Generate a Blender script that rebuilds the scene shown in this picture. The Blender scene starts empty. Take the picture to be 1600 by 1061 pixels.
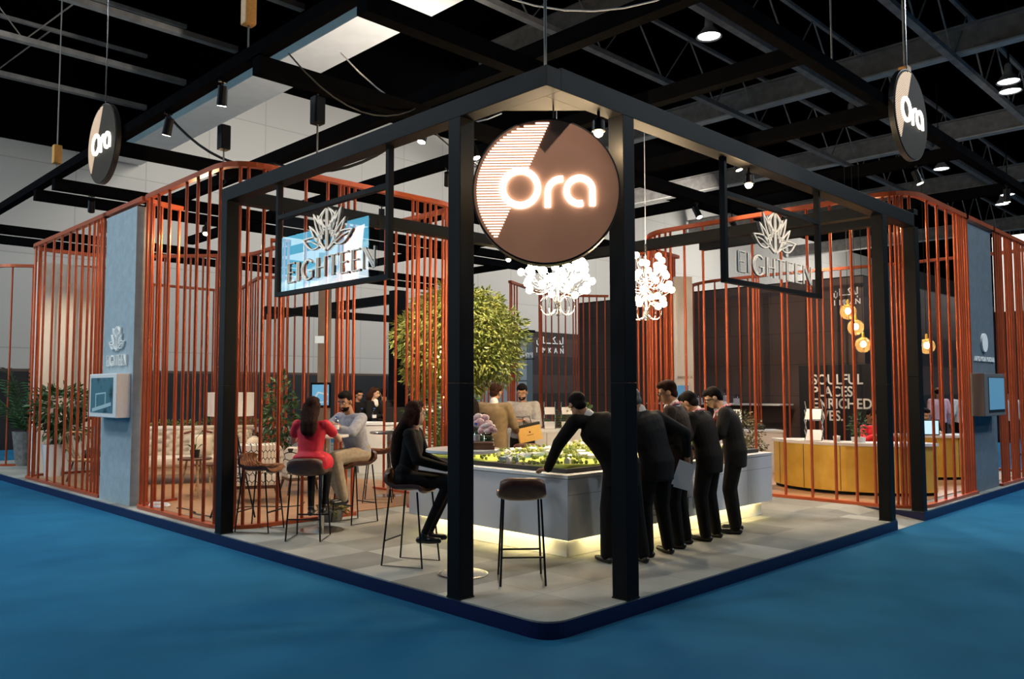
import bpy, bmesh, math, random
from mathutils import Vector, Matrix, Euler
random.seed(7)
SC = bpy.context.scene
COL = SC.collection
PI = math.pi
HP = 0.127            # top of the raised stand floor
# ------------------------------------------------------------------ camera
def make_camera():
    yaw, pitch, roll = 0.7884, 0.0610, -0.0018
    f = Vector((math.cos(yaw)*math.cos(pitch), math.sin(yaw)*math.cos(pitch), math.sin(pitch)))
    r = Vector((math.sin(yaw), -math.cos(yaw), 0.0))
    u = r.cross(f)
    r2 = r*math.cos(roll) + u*math.sin(roll)
    u2 = u*math.cos(roll) - r*math.sin(roll)
    cd = bpy.data.cameras.new('camera')
    cd.sensor_width = 36.0
    cd.lens = 1274.1/1600*36
    cd.clip_end = 300
    c = bpy.data.objects.new('camera', cd)
    COL.objects.link(c)
    m = Matrix((r2, u2, -f)).transposed().to_4x4()
    m.translation = Vector((-4.2951, -3.9576, 1.78))
    c.matrix_world = m
    SC.camera = c
make_camera()
# ------------------------------------------------------------------ world, exposure
SC.view_settings.view_transform = 'Standard'
SC.view_settings.look = 'None'
SC.view_settings.gamma = 1
SC.view_settings.use_curve_mapping = False
SC.view_settings.exposure = 0.35
SC.cycles.use_denoising = True
SC.cycles.max_bounces = 6
SC.cycles.sample_clamp_indirect = 4
w = bpy.data.worlds.new('World'); SC.world = w
w.use_nodes = True
w.node_tree.nodes['Background'].inputs[0].default_value = (0.55, 0.62, 0.75, 1)
w.node_tree.nodes['Background'].inputs[1].default_value = 0.035

def lamp(name, kind, loc, energy, color=(1, .8, .6), size=.1, target=None, spot=60, blend=.6, parent=None):
    ld = bpy.data.lights.new(name, kind)
    ld.energy = energy; ld.color = color
    if kind == 'AREA':
        ld.shape = 'DISK'; ld.size = size
    elif kind in ('POINT', 'SPOT'):
        ld.shadow_soft_size = size
    if kind == 'SPOT':
        ld.spot_size = math.radians(spot); ld.spot_blend = blend
    o = bpy.data.objects.new(name, ld); COL.objects.link(o)
    loc = Vector(loc)
    if target is not None:
        d = Vector(target) - loc
        o.rotation_euler = d.to_track_quat('-Z', 'Y').to_euler()
    o.location = loc
    if parent is not None:
        o.parent = parent
        o.matrix_parent_inverse = root_matrix(parent).inverted()
    return o

# ------------------------------------------------------------------ materials
def pm(name, col, rough=.5, metal=0., emis=None, es=0., noise=0., nscale=30., bump=0., bscale=200., spec=.5, coat=0., alpha=1., trans=0., col2=None):
    m = bpy.data.materials.new(name); m.use_nodes = True
    nt = m.node_tree; b = nt.nodes['Principled BSDF']
    b.inputs['Base Color'].default_value = (*col, 1)
    b.inputs['Roughness'].default_value = rough
    b.inputs['Metallic'].default_value = metal
    b.inputs['Specular IOR Level'].default_value = spec
    b.inputs['Coat Weight'].default_value = coat
    b.inputs['Transmission Weight'].default_value = trans
    b.inputs['Alpha'].default_value = alpha
    if emis is not None:
        b.inputs['Emission Color'].default_value = (*emis, 1)
        b.inputs['Emission Strength'].default_value = es
    tc = nt.nodes.new('ShaderNodeTexCoord')
    if noise > 0 or col2 is not None:
        n = nt.nodes.new('ShaderNodeTexNoise'); n.inputs['Scale'].default_value = nscale
        n.inputs['Detail'].default_value = 5
        nt.links.new(tc.outputs['Object'], n.inputs['Vector'])
        r = nt.nodes.new('ShaderNodeValToRGB')
        c2 = col2 if col2 is not None else tuple(min(1, c*(1+noise)) for c in col)
        c1 = col if col2 is not None else tuple(c*(1-noise) for c in col)
        r.color_ramp.elements[0].position = .35; r.color_ramp.elements[1].position = .65
        r.color_ramp.elements[0].color = (*c1, 1); r.color_ramp.elements[1].color = (*c2, 1)
        nt.links.new(n.outputs['Fac'], r.inputs[0]); nt.links.new(r.outputs[0], b.inputs['Base Color'])
    if bump > 0:
        n2 = nt.nodes.new('ShaderNodeTexNoise'); n2.inputs['Scale'].default_value = bscale
        nt.links.new(tc.outputs['Object'], n2.inputs['Vector'])
        bp = nt.nodes.new('ShaderNodeBump'); bp.inputs['Strength'].default_value = bump
        bp.inputs['Distance'].default_value = .01
        nt.links.new(n2.outputs['Fac'], bp.inputs['Height']); nt.links.new(bp.outputs[0], b.inputs['Normal'])
    return m

def brick_mat(name, c1, c2, mortar, bw, bh, msize=.01, rough=.8, axis='XZ', off=0.5):
    """panelled surface: joints from a brick texture laid in object space"""
    m = pm(name, c1, rough)
    nt = m.node_tree; b = nt.nodes['Principled BSDF']
    tc = nt.nodes.new('ShaderNodeTexCoord'); sp = nt.nodes.new('ShaderNodeSeparateXYZ'); cb = nt.nodes.new('ShaderNodeCombineXYZ')
    nt.links.new(tc.outputs['Object'], sp.inputs[0])
    nt.links.new(sp.outputs[axis[0]], cb.inputs['X']); nt.links.new(sp.outputs[axis[1]], cb.inputs['Y'])
    bt = nt.nodes.new('ShaderNodeTexBrick')
    bt.offset = off
    bt.inputs['Color1'].default_value = (*c1, 1); bt.inputs['Color2'].default_value = (*c2, 1)
    bt.inputs['Mortar'].default_value = (*mortar, 1); bt.inputs['Scale'].default_value = 1
    bt.inputs['Mortar Size'].default_value = msize; bt.inputs['Brick Width'].default_value = bw; bt.inputs['Row Height'].default_value = bh
    nt.links.new(cb.outputs[0], bt.inputs['Vector']); nt.links.new(bt.outputs['Color'], b.inputs['Base Color'])
    return m

def carpet_mat(name, c1, c2, scale=6, fine=260, bump=.5, tile=None):
    m = pm(name, c1, 1.0, spec=.1)
    nt = m.node_tree; b = nt.nodes['Principled BSDF']
    tc = nt.nodes.new('ShaderNodeTexCoord')
    n1 = nt.nodes.new('ShaderNodeTexNoise'); n1.inputs['Scale'].default_value = scale; n1.inputs['Detail'].default_value = 4
    n2 = nt.nodes.new('ShaderNodeTexNoise'); n2.inputs['Scale'].default_value = fine
    mx = nt.nodes.new('ShaderNodeMix'); mx.data_type = 'FLOAT'; mx.inputs[0].default_value = .45
    nt.links.new(tc.outputs['Object'], n1.inputs['Vector']); nt.links.new(tc.outputs['Object'], n2.inputs['Vector'])
    nt.links.new(n1.outputs['Fac'], mx.inputs[2]); nt.links.new(n2.outputs['Fac'], mx.inputs[3])
    r = nt.nodes.new('ShaderNodeValToRGB')
    r.color_ramp.elements[0].position = .35; r.color_ramp.elements[1].position = .65
    r.color_ramp.elements[0].color = (*c1, 1); r.color_ramp.elements[1].color = (*c2, 1)
    nt.links.new(mx.outputs[0], r.inputs[0])
    out = r.outputs[0]
    if tile:
        bt = nt.nodes.new('ShaderNodeTexBrick'); bt.offset = 0
        bt.inputs['Color1'].default_value = (1, 1, 1, 1); bt.inputs['Color2'].default_value = (.5, .5, .5, 1)
        bt.inputs['Mortar'].default_value = (.55, .55, .55, 1); bt.inputs['Scale'].default_value = 1
        bt.inputs['Mortar Size'].default_value = .003; bt.inputs['Brick Width'].default_value = tile; bt.inputs['Row Height'].default_value = tile
        nt.links.new(tc.outputs['Object'], bt.inputs['Vector'])
        ml = nt.nodes.new('ShaderNodeMix'); ml.data_type = 'RGBA'; ml.blend_type = 'MULTIPLY'; ml.inputs[0].default_value = 1
        nt.links.new(out, ml.inputs[6]); nt.links.new(bt.outputs['Color'], ml.inputs[7]); out = ml.outputs[2]
    nt.links.new(out, b.inputs['Base Color'])
    bp = nt.nodes.new('ShaderNodeBump'); bp.inputs['Strength'].default_value = bump; bp.inputs['Distance'].default_value = .004
    nt.links.new(n2.outputs['Fac'], bp.inputs['Height']); nt.links.new(bp.outputs[0], b.inputs['Normal'])
    return m

def glass_mat(name, tint=(1, 1, 1), gloss=1.0):
    m = bpy.data.materials.new(name); m.use_nodes = True
    nt = m.node_tree; nt.nodes.clear()
    o = nt.nodes.new('ShaderNodeOutputMaterial'); mix = nt.nodes.new('ShaderNodeMixShader')
    t = nt.nodes.new('ShaderNodeBsdfTransparent'); g = nt.nodes.new('ShaderNodeBsdfGlossy'); f = nt.nodes.new('ShaderNodeFresnel')
    t.inputs[0].default_value = (*tint, 1); g.inputs['Roughness'].default_value = .01
    g.inputs['Color'].default_value = (gloss, gloss, gloss, 1)
    f.inputs['IOR'].default_value = 1.9
    ge = nt.nodes.new('ShaderNodeNewGeometry'); mu = nt.nodes.new('ShaderNodeMath'); mu.operation = 'SUBTRACT'; mu.use_clamp = True
    nt.links.new(f.outputs[0], mu.inputs[0]); nt.links.new(ge.outputs['Backfacing'], mu.inputs[1])
    nt.links.new(mu.outputs[0], mix.inputs[0]); nt.links.new(t.outputs[0], mix.inputs[1]); nt.links.new(g.outputs[0], mix.inputs[2])
    nt.links.new(mix.outputs[0], o.inputs[0])
    return m

def emit_mat(name, col, s):
    return pm(name, (.02, .02, .02), .5, emis=col, es=s)

M = {}
M['blue_carpet'] = carpet_mat('blue_carpet', (.009, .084, .172), (.014, .114, .226), 1.5, 240)
M['grey_carpet'] = carpet_mat('grey_carpet', (.24, .24, .225), (.42, .42, .385), 1.3, 180, tile=.62)
M['wood_floor'] = brick_mat('wood_floor', (.32, .17, .09), (.38, .21, .11), (.12, .06, .03), 1.2, .16, .004, .45, 'XY')
M['fascia'] = pm('fascia', (.002, .004, .050), .4, noise=.15)
M['black_paint'] = pm('black_paint', (.006, .0065, .0075), .5, noise=.12, nscale=6, spec=.10)
M['rig_black'] = pm('rig_black', (.0045, .0045, .005), .9, noise=.12, nscale=6, spec=0)
M['black_metal'] = pm('black_metal', (.012, .012, .013), .35, .6, noise=.1)
M['copper'] = pm('copper', (.45, .088, .030), .38, .42, noise=.1, nscale=4)
M['roof'] = pm('roof', (.0012, .0012, .0014), 1., noise=.2, spec=0)
M['truss'] = pm('truss', (.22, .21, .20), .7, noise=.2, nscale=3)
M['girder'] = pm('girder', (.20, .19, .18), .7, noise=.2, nscale=3)
M['hall_wall'] = brick_mat('hall_wall', (.30, .30, .29), (.28, .28, .27), (.22, .22, .21), 2.4, 3.2, .02, .85, 'XZ', 0)
M['dark_band'] = pm('dark_band', (.045, .028, .020), .7, noise=.2, nscale=2)
M['duct'] = pm('duct', (.62, .60, .57), .7, noise=.04, nscale=2)
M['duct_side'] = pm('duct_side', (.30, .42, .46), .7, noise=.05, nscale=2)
M['pillar_grey'] = pm('pillar_grey', (.30, .365, .395), .75, noise=.08, nscale=8, bump=.15)
M['pillar_warm'] = pm('pillar_warm', (.36, .33, .30), .75, noise=.08, nscale=8, bump=.15)
M['brown_blade'] = pm('brown_blade', (.22, .16, .12), .7, noise=.08, nscale=8)
M['white_panel'] = pm('white_panel', (.70, .66, .60), .6, noise=.03)
M['white_gloss'] = pm('white_gloss', (.74, .73, .71), .25, noise=.02)
M['counter_body'] = brick_mat('counter_body', (.74, .77, .82), (.72, .75, .80), (.42, .45, .50), 1.15, .62, .004, .4, 'XZ', 0)
M['counter_top'] = pm('counter_top', (.72, .74, .76), .3, noise=.02)
M['led_strip'] = emit_mat('led_strip', (1, .82, .38), 5)
M['gold'] = pm('gold', (.72, .42, .06), .32, .35, col2=(.85, .56, .10), nscale=3)
M['sign_face'] = pm('sign_face', (.40, .20, .125), .45, .15, noise=.06, nscale=3)
M['sign_face_shaded'] = pm('sign_face_shaded', (.050, .036, .024), .6, 0, spec=.1, noise=.06, nscale=3)  # face colour darkened for the small signs, which get no front spot
M['sign_side'] = pm('sign_side', (.02, .018, .016), .4, noise=.1)
M['letter_light'] = emit_mat('letter_light', (1, .93, .80), 7)
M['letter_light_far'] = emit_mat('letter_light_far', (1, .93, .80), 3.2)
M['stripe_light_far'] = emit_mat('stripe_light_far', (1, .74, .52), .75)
M['stripe_light'] = emit_mat('stripe_light', (1, .70, .50), 3.2)
M['letter_white'] = pm('letter_white', (.90, .88, .84), .45, noise=.02)
M['letter_edge'] = pm('letter_edge', (.04, .04, .045), .5, noise=.05)
M['glass'] = glass_mat('glass')
M['clear_glass'] = glass_mat('clear_glass', (.93, .95, .95))
M['amber_glass'] = glass_mat('amber_glass', (1, .80, .50))
def frost(m, col, amt):
    nt = m.node_tree; o = [n for n in nt.nodes if n.type == 'OUTPUT_MATERIAL'][0]; src = o.inputs[0].links[0].from_socket
    tr = nt.nodes.new('ShaderNodeBsdfTranslucent'); tr.inputs[0].default_value = (*col, 1); mx = nt.nodes.new('ShaderNodeMixShader'); mx.inputs[0].default_value = amt
    nt.links.new(src, mx.inputs[1]); nt.links.new(tr.outputs[0], mx.inputs[2]); nt.links.new(mx.outputs[0], o.inputs[0])
frost(M['amber_glass'], (1, .66, .28), .10)
M['flange'] = pm('flange', (.48, .47, .44), .6, noise=.1, nscale=3)
M['bulb'] = emit_mat('bulb', (1, .78, .48), 40)
M['bulb_soft'] = emit_mat('bulb_soft', (1, .62, .25), 14)
M['spot_lens'] = emit_mat('spot_lens', (1, .90, .72), 22)
M['bay_lens'] = emit_mat('bay_lens', (.92, .98, 1), 9)
M['booth_dark'] = brick_mat('booth_dark', (.060, .034, .026), (.054, .031, .023), (.022, .013, .010), 2.4, .8, .008, .5, 'YZ')
M['booth_black'] = pm('booth_black', (.006, .006, .007), .45, noise=.1)
M['booth_grey'] = brick_mat('booth_grey', (.44, .50, .55), (.42, .48, .53), (.12, .14, .16), 2.6, 1.05, .03, .5, 'YZ', 0)
M['leather_tan'] = pm('leather_tan', (.36, .15, .055), .45, noise=.15, nscale=14, bump=.3, bscale=60)
M['leather_brown'] = pm('leather_brown', (.085, .032, .02), .4, noise=.2, nscale=14)
M['table_white'] = pm('table_white', (.75, .74, .72), .25, noise=.04, nscale=5)
M['chrome'] = pm('chrome', (.55, .55, .55), .22, 1., noise=.03)
M['cream_fabric'] = pm('cream_fabric', (.72, .63, .51), .85, noise=.05, nscale=40, bump=.2)
M['dark_wood'] = pm('dark_wood', (.10, .045, .025), .4, noise=.3, nscale=9)
M['shade'] = pm('shade', (.78, .72, .64), .8, noise=.03, emis=(1, .85, .68), es=.12)
M['white_ceramic'] = pm('white_ceramic', (.76, .75, .73), .2, noise=.02)
M['stone_pot'] = pm('stone_pot', (.16, .15, .14), .7, noise=.3, nscale=12)
M['soil'] = pm('soil', (.03, .02, .015), .95, noise=.4)
M['rattan'] = pm('rattan', (.45, .28, .14), .6, noise=.25, nscale=30)
M['leaf'] = pm('leaf', (.035, .10, .018), .45, col2=(.10, .19, .035), nscale=5)
M['leaf_olive'] = pm('leaf_olive', (.12, .17, .03), .45, col2=(.32, .34, .08), nscale=4)
M['leaf_dark'] = pm('leaf_dark', (.018, .055, .014), .5, col2=(.05, .12, .03), nscale=5)
M['bark'] = pm('bark', (.10, .06, .035), .9, noise=.3, nscale=12, bump=.4, bscale=40)
M['pink_flower'] = pm('pink_flower', (.85, .42, .44), .6, col2=(.92, .82, .78), nscale=20)
M['paper'] = pm('paper', (.80, .80, .82), .6, noise=.02)
M['plastic_clear'] = glass_mat('plastic_clear', (.86, .92, .97))
M['screen_blue'] = pm('screen_blue', (.02, .03, .04), .2, emis=(.12, .34, .55), es=.5)
M['cable'] = pm('cable', (.012, .012, .012), .6, noise=.1)

# ------------------------------------------------------------------ mesh builder
class MB:
    def __init__(s): s.v = []; s.f = []
    def add(s, vs, fs):
        n = len(s.v); s.v += [tuple(v) for v in vs]; s.f += [tuple(i+n for i in f) for f in fs]; return s
    def box(s, x0, y0, z0, x1, y1, z1):
        v = [(x, y, z) for z in (z0, z1) for y in (y0, y1) for x in (x0, x1)]
        return s.add(v, [(0, 2, 3, 1), (4, 5, 7, 6), (0, 1, 5, 4), (2, 6, 7, 3), (0, 4, 6, 2), (1, 3, 7, 5)])
    def bbox(s, x0, y0, z0, x1, y1, z1, b=.01):
        """box with chamfered vertical and horizontal edges"""
        bm = bmesh.new(); bmesh.ops.create_cube(bm, size=1)
        for v in bm.verts:
            v.co = Vector(((x0+x1)/2+v.co.x*(x1-x0), (y0+y1)/2+v.co.y*(y1-y0), (z0+z1)/2+v.co.z*(z1-z0)))
        bmesh.ops.bevel(bm, geom=bm.edges[:], offset=b, segments=2, affect='EDGES', profile=.6)
        bm.verts.index_update()
        s.add([v.co[:] for v in bm.verts], [[v.index for v in f.verts] for f in bm.faces]); bm.free(); return s
    def cyl(s, p, q, r, r2=None, n=12, cap=True):
        p = Vector(p); q = Vector(q); r2 = r if r2 is None else r2
        d = (q-p)
        if d.length < 1e-6: return s
        d.normalize(); a = d.orthogonal().normalized(); b = d.cross(a)
        vs = []
        for c, rr in ((p, r), (q, r2)):
            for k in range(n):
                t = 2*PI*k/n; vs.append(c+a*math.cos(t)*rr+b*math.sin(t)*rr)
        fs = [(k, (k+1) % n, n+(k+1) % n, n+k) for k in range(n)]
        if cap: fs += [tuple(reversed(range(n))), tuple(range(n, 2*n))]
        return s.add(vs, fs)
    def tube(s, pts, r, n=8, closed=False):
        pts = [Vector(p) for p in pts]; N = len(pts); rs = r if isinstance(r, (list, tuple)) else [r]*N
        ref = None; vs = []
        for i, p in enumerate(pts):
            a = pts[(i-1) % N] if (i > 0 or closed) else p; b = pts[(i+1) % N] if (i < N-1 or closed) else p
            d = (b-a).normalized()
            if ref is None: ref = d.orthogonal().normalized()
            ref = (ref-d*ref.dot(d)).normalized(); c = d.cross(ref)
            for k in range(n):
                t = 2*PI*k/n; vs.append(p+(ref*math.cos(t)+c*math.sin(t))*rs[i])
        fs = []
        for i in range(N if closed else N-1):
            j = (i+1) % N
            for k in range(n): fs.append((i*n+k, i*n+(k+1) % n, j*n+(k+1) % n, j*n+k))
        if not closed: fs += [tuple(reversed(range(n))), tuple((N-1)*n+k for k in range(n))]
        return s.add(vs, fs)
    def sweep(s, path, w, z0, z1):
        """rectangular section following a plan path"""
        pts = [Vector((p[0], p[1], 0)) for p in path]; N = len(pts); vs = []
        for i, p in enumerate(pts):
            d = (pts[min(i+1, N-1)]-pts[max(i-1, 0)]).normalized(); n = Vector((-d.y, d.x, 0))
            for sg, z in ((-1, z0), (1, z0), (1, z1), (-1, z1)): vs.append(p+n*sg*w/2+Vector((0, 0, z)))
        fs = []
        for i in range(N-1):
            for k in range(4): fs.append((i*4+k, i*4+(k+1) % 4, (i+1)*4+(k+1) % 4, (i+1)*4+k))
        fs += [(3, 2, 1, 0), tuple((N-1)*4+k for k in range(4))]
        return s.add(vs, fs)
    def lathe(s, prof, c=(0, 0, 0), n=24):
        vs = []; fs = []; m = len(prof)
        for r, z in prof:
            for k in range(n):
                t = 2*PI*k/n; vs.append((c[0]+r*math.cos(t), c[1]+r*math.sin(t), c[2]+z))
        for i in range(m-1):
            for k in range(n): fs.append((i*n+k, i*n+(k+1) % n, (i+1)*n+(k+1) % n, (i+1)*n+k))
        if prof[0][0] > 1e-4: fs.append(tuple(reversed(range(n))))
        if prof[-1][0] > 1e-4: fs.append(tuple((m-1)*n+k for k in range(n)))
        return s.add(vs, fs)
    def sph(s, c, r, n=12, m=8, sc=(1, 1, 1), rot=None):
        vs = []; fs = []
        for i in range(m+1):
            ph = PI*i/m
            for k in range(n):
                t = 2*PI*k/n; v = Vector((math.sin(ph)*math.cos(t)*r*sc[0], math.sin(ph)*math.sin(t)*r*sc[1], math.cos(ph)*r*sc[2]))
                if rot is not None: v = rot @ v
                vs.append(v+Vector(c))
        for i in range(m):
            for k in range(n): fs.append((i*n+k, (i+1)*n+k, (i+1)*n+(k+1) % n, i*n+(k+1) % n))
        return s.add(vs, fs)
    def prism(s, poly, z0, z1):
        n = len(poly); vs = [(x, y, z0) for x, y in poly]+[(x, y, z1) for x, y in poly]
        return s.add(vs, [tuple(reversed(range(n))), tuple(range(n, 2*n))]+[(k, (k+1) % n, n+(k+1) % n, n+k) for k in range(n)])
    def xf(s, m):
        s.v = [tuple(m @ Vector(v)) for v in s.v]; return s
    def ribbon(s, pts, wd, fr, d0=0, d1=.02, closed=False):
        """flat stroke of width wd in frame fr=(O,U,V,N) extruded from d0 to d1"""
        O, U, V, Nn = fr; N = len(pts); L = []; R = []
        P = [Vector((p[0], p[1])) for p in pts]
        for i in range(N):
            a = P[(i-1) % N] if (i > 0 or closed) else None; b = P[(i+1) % N] if (i < N-1 or closed) else None
            d1_ = (P[i]-a).normalized() if a is not None and (P[i]-a).length > 1e-9 else None
            d2_ = (b-P[i]).normalized() if b is not None and (b-P[i]).length > 1e-9 else None
            if d1_ is None: d1_ = d2_
            if d2_ is None: d2_ = d1_
            n1 = Vector((-d1_.y, d1_.x)); n2 = Vector((-d2_.y, d2_.x)); nn = (n1+n2)
            if nn.length < 1e-6: nn = n1
            nn.normalize(); k = 1/max(.45, nn.dot(n1)); hw = wd/2*k
            L.append(P[i]+nn*hw); R.append(P[i]-nn*hw)
        vs = []
        for q in (L, R):
            for d in (d0, d1):
                for p in q: vs.append(O+U*p.x+V*p.y+Nn*d)
        # indices: L d0 [0..], L d1 [N..], R d0 [2N..], R d1 [3N..]
        fs = []
        for i in range(N if closed else N-1):
            j = (i+1) % N
            fs += [(N+i, 3*N+i, 3*N+j, N+j), (i, j, 2*N+j, 2*N+i), (i, N+i, N+j, j), (2*N+i, 2*N+j, 3*N+j, 3*N+i)]
        if not closed: fs += [(0, 2*N, 3*N, N), (N-1, 2*N-1, 4*N-1, 3*N-1)]
        return s.add(vs, fs)
    def build(s, name, mat, parent=None, world=False, smooth=False):
        me = bpy.data.meshes.new(name); vs = s.v
        if world and parent is not None:
            inv = root_matrix(parent).inverted(); vs = [inv @ Vector(v) for v in vs]
        me.from_pydata([tuple(v) for v in vs], [], s.f)
        bm = bmesh.new(); bm.from_mesh(me); bmesh.ops.recalc_face_normals(bm, faces=bm.faces[:]); bm.to_mesh(me); bm.free()
        if smooth:
            for p in me.polygons: p.use_smooth = True
        if isinstance(mat, str): mat = M[mat]
        me.materials.append(mat)
        o = bpy.data.objects.new(name, me); COL.objects.link(o)
        if parent is not None: o.parent = parent
        return o

def root_matrix(o):
    m = o.matrix_basis.copy()
    while o.parent is not None:
        m = o.parent.matrix_basis @ m if o.matrix_parent_inverse == Matrix.Identity(4) else o.parent.matrix_basis @ o.matrix_parent_inverse @ m
        o = o.parent
    return m
def thing(name, label, cat, loc=(0, 0, 0), rotz=0, group=None):
    o = bpy.data.objects.new(name, None); COL.objects.link(o); o.empty_display_size = .1
    o.location = loc; o.rotation_euler = (0, 0, rotz)
    o['label'] = label; o['category'] = cat
    if group: o['group'] = group
    return o
def tag(o, label, cat, group=None, kind=None):
    o['label'] = label; o['category'] = cat
    if group: o['group'] = group
    if kind: o['kind'] = kind
    return o
def struct(o): o['kind'] = 'structure'; return o
def kids(o): return [c for c in bpy.data.objects if c.parent == o]
def dup(root, loc=None, rotz=None, label=None, group=None):
    def cp(o, par):
        c = o.copy(); COL.objects.link(c)
        if par is not None: c.parent = par
        for k in CH.get(o.name, None) or kids(o): cp(k, c)
        return c
    c = cp(root, None)
    if loc is not None: c.location = loc
    if rotz is not None: c.rotation_euler = (0, 0, rotz)
    if label: c['label'] = label
    if group: c['group'] = group
    return c
CH = {}
def V3(*a): return Vector(a)
def fillet(pts, r, n=8):
    out = [Vector(pts[0])]
    for i in range(1, len(pts)-1):
        a, b, c = Vector(pts[i-1]), Vector(pts[i]), Vector(pts[i+1])
        u = (a-b).normalized(); w_ = (c-b).normalized(); rr = min(r, (a-b).length*.49, (c-b).length*.49)
        s = b+u*rr; e = b+w_*rr
        for k in range(n+1):
            t = k/n; out.append((1-t)**2*s+2*t*(1-t)*b+t*t*e)
    out.append(Vector(pts[-1])); return out
def arc(cx, cy, r, a0, a1, n=16, ry=None):
    ry = r if ry is None else ry
    return [(cx+r*math.cos(math.radians(a0+(a1-a0)*k/n)), cy+ry*math.sin(math.radians(a0+(a1-a0)*k/n))) for k in range(n+1)]
def text_into(mb, txt, size, fr, depth=.01, bold=0., align='LEFT', sx=1., spacing=1.):
    cu = bpy.data.curves.new('t', 'FONT'); cu.body = txt; cu.size = size; cu.extrude = depth/2; cu.offset = bold
    cu.align_x = align; cu.space_character = spacing; cu.resolution_u = 4
    ob = bpy.data.objects.new('t', cu); COL.objects.link(ob)
    dg = bpy.context.evaluated_depsgraph_get(); me = bpy.data.meshes.new_from_object(ob.evaluated_get(dg))
    O, U, V, N = fr
    mb.add([O+U*(v.co.x*sx)+V*v.co.y+N*(v.co.z+depth/2) for v in me.vertices], [tuple(p.vertices) for p in me.polygons])
    bpy.data.objects.remove(ob); bpy.data.curves.remove(cu); bpy.data.meshes.remove(me)
    return mb
# ================================================================== THE HALL
fl = MB(); fl.add([(-40, -30, 0), (130, -30, 0), (130, 27, 0), (-40, 27, 0)], [(0, 1, 2, 3)])
struct(fl.build('floor', 'blue_carpet'))
wb = MB().box(-40, 27, 2.5, 7, 27.3, 10.2).box(7, 27, 2.5, 130, 27.3, 14.4)
struct(wb.build('wall_back', 'hall_wall'))
struct(MB().box(-40, 26.94, 0, 130, 27.3, 2.5).build('trim_1', 'dark_band'))
struct(MB().box(-40, 26.9, 10.2, 7, 27.2, 14.4).build('trim_2', 'roof'))
struct(MB().box(-40, -30, 14.4, 130, 27.3, 14.6).build('ceiling', 'roof'))
# long boxed air duct that runs from the back wall over the hall
t = thing('air_duct', 'long pale boxed duct running overhead to the grey back wall', 'duct', (6.36, 0, 10.1))
MB().box(-.59, 4, 0, .59, 26.9, .02).build('underside', 'duct', t)
MB().box(-.59, 4, .02, -.52, 26.9, .42).build('side_panel', 'duct_side', t)
MB().box(-.50, 4.02, .02, -.44, 26.88, .10).build('edge_strip', 'duct', t)
MB().box(-.51, 4.01, .02, .58, 26.88, .42).build('duct_body', 'duct_side', t)

struct(MB().box(6.80, 2, 10.53, 6.90, 26.9, 14.39).build('trim_3', 'roof'))
# roof trusses: pipe chord below, bent web above, running away to the right
def truss(y, z, x0, x1, label, first):
    t = thing('roof_truss', label, 'truss', (x0, y, z), 0, 'roof trusses spanning the hall')
    b = MB(); b.box(0, -.11, -.08, x1-x0, .11, .08); b.build('bottom_chord', 'truss', t)
    b = MB(); b.box(0, -.06, 1.85, x1-x0, .06, 1.97); b.build('top_chord', 'truss', t)
    b = MB(); n = int((x1-x0)/1.6); b.tube([(1.6*k, 0, 0 if k % 2 else 1.9) for k in range(n)], .028, 6)
    b.build('web', 'truss', t)
ys = [-7.2, -3.5, .2, 3.9, 7.6, 11.3, 15.1, 18.9, 22.6, 26.0]
wn = ['nearest the front of the hall', 'second from the front of the hall', 'third from the front, over the left part of the stand', 'fourth from the front, over the round brown sign',
      'fifth from the front', 'sixth from the front', 'in the middle of the dark roof', 'just beyond the middle of the dark roof', 'second from the grey back wall', 'closest to the grey back wall']
for i, y in enumerate(ys):
    truss(y, 12.0, -6 if y > 10 else 2, 6.75 if y > 15 else 70, 'grey steel roof truss '+wn[i], i == 0)
gn = ['above the middle of the stand', 'above the right side of the stand', 'behind the right end of the stand', 'far off over the right aisle', 'farthest off at the right']
for i, x in enumerate((14.0, 23.8, 33.6, 43.4, 58)):
    t = thing('roof_girder', 'deep grey steel roof girder '+gn[i], 'girder', (x, 0, 12.4), 0, 'deep roof girders')
    ye = 16 if i == 0 else 26.8
    MB().box(-.2, -8, 0, .2, ye, .06).build('bottom_flange', 'flange', t)
    MB().box(-.03, -8, .06, .03, ye, .85).build('web_plate', 'girder', t)
    MB().box(-.2, -8, .85, .2, ye, .91).build('top_flange', 'girder', t)

# high bay lamps
def bay_lamp(x, y, z, label, power, lit=True, first=[None]):
    if first[0] is None:
        t = thing('high_bay_lamp', label, 'lamp', (x, y, z), 0, 'high bay lamps under the hall roof')
        MB().lathe([(.06, .62), (.10, .55), (.12, .30), (.34, .02), (.36, 0), (.33, 0), (.10, .26), (.0, .27)]).build('housing', 'truss', t, smooth=True)
        MB().lathe([(0, .05), (.30, .05), (.30, .03), (0, .01)]).build('lens', 'bay_lens', t)
        MB().cyl((0, 0, .6), (0, 0, 2.9), .02, n=6).build('hanger', 'black_metal', t)
        first[0] = t
    else:
        t = dup(first[0], (x, y, z), 0, label)
    if power: lamp('high_bay_light', 'AREA', (x, y, z-.12), power, (.80, .92, 1), .5, (x, y, 0), parent=t)
BL = [(15.1, 7.8, 11.5, 'above the middle of the stand, by itself', 0), (24.8, 7.9, 11.5, 'right of the middle, the near one of a pair', 0), (25.0, 7.0, 11.5, 'right of the middle, the far one of a pair', 0),
      (34.4, 7.9, 11.5, 'over the right pod, larger of a pair', 0), (31.5, 7.1, 11.5, 'over the right pod, higher of a pair', 0), (24.8, 2.9, 11.5, 'at the right edge of the photo, upper of a pair', 0),
      (25.8, 3.1, 11.5, 'at the right edge of the photo, lower of a pair', 0), (42.0, 7.2, 11.5, 'far off at the right, left of two', 0), (44.2, 8.0, 11.5, 'far off at the right, lower of two', 0)]
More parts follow.
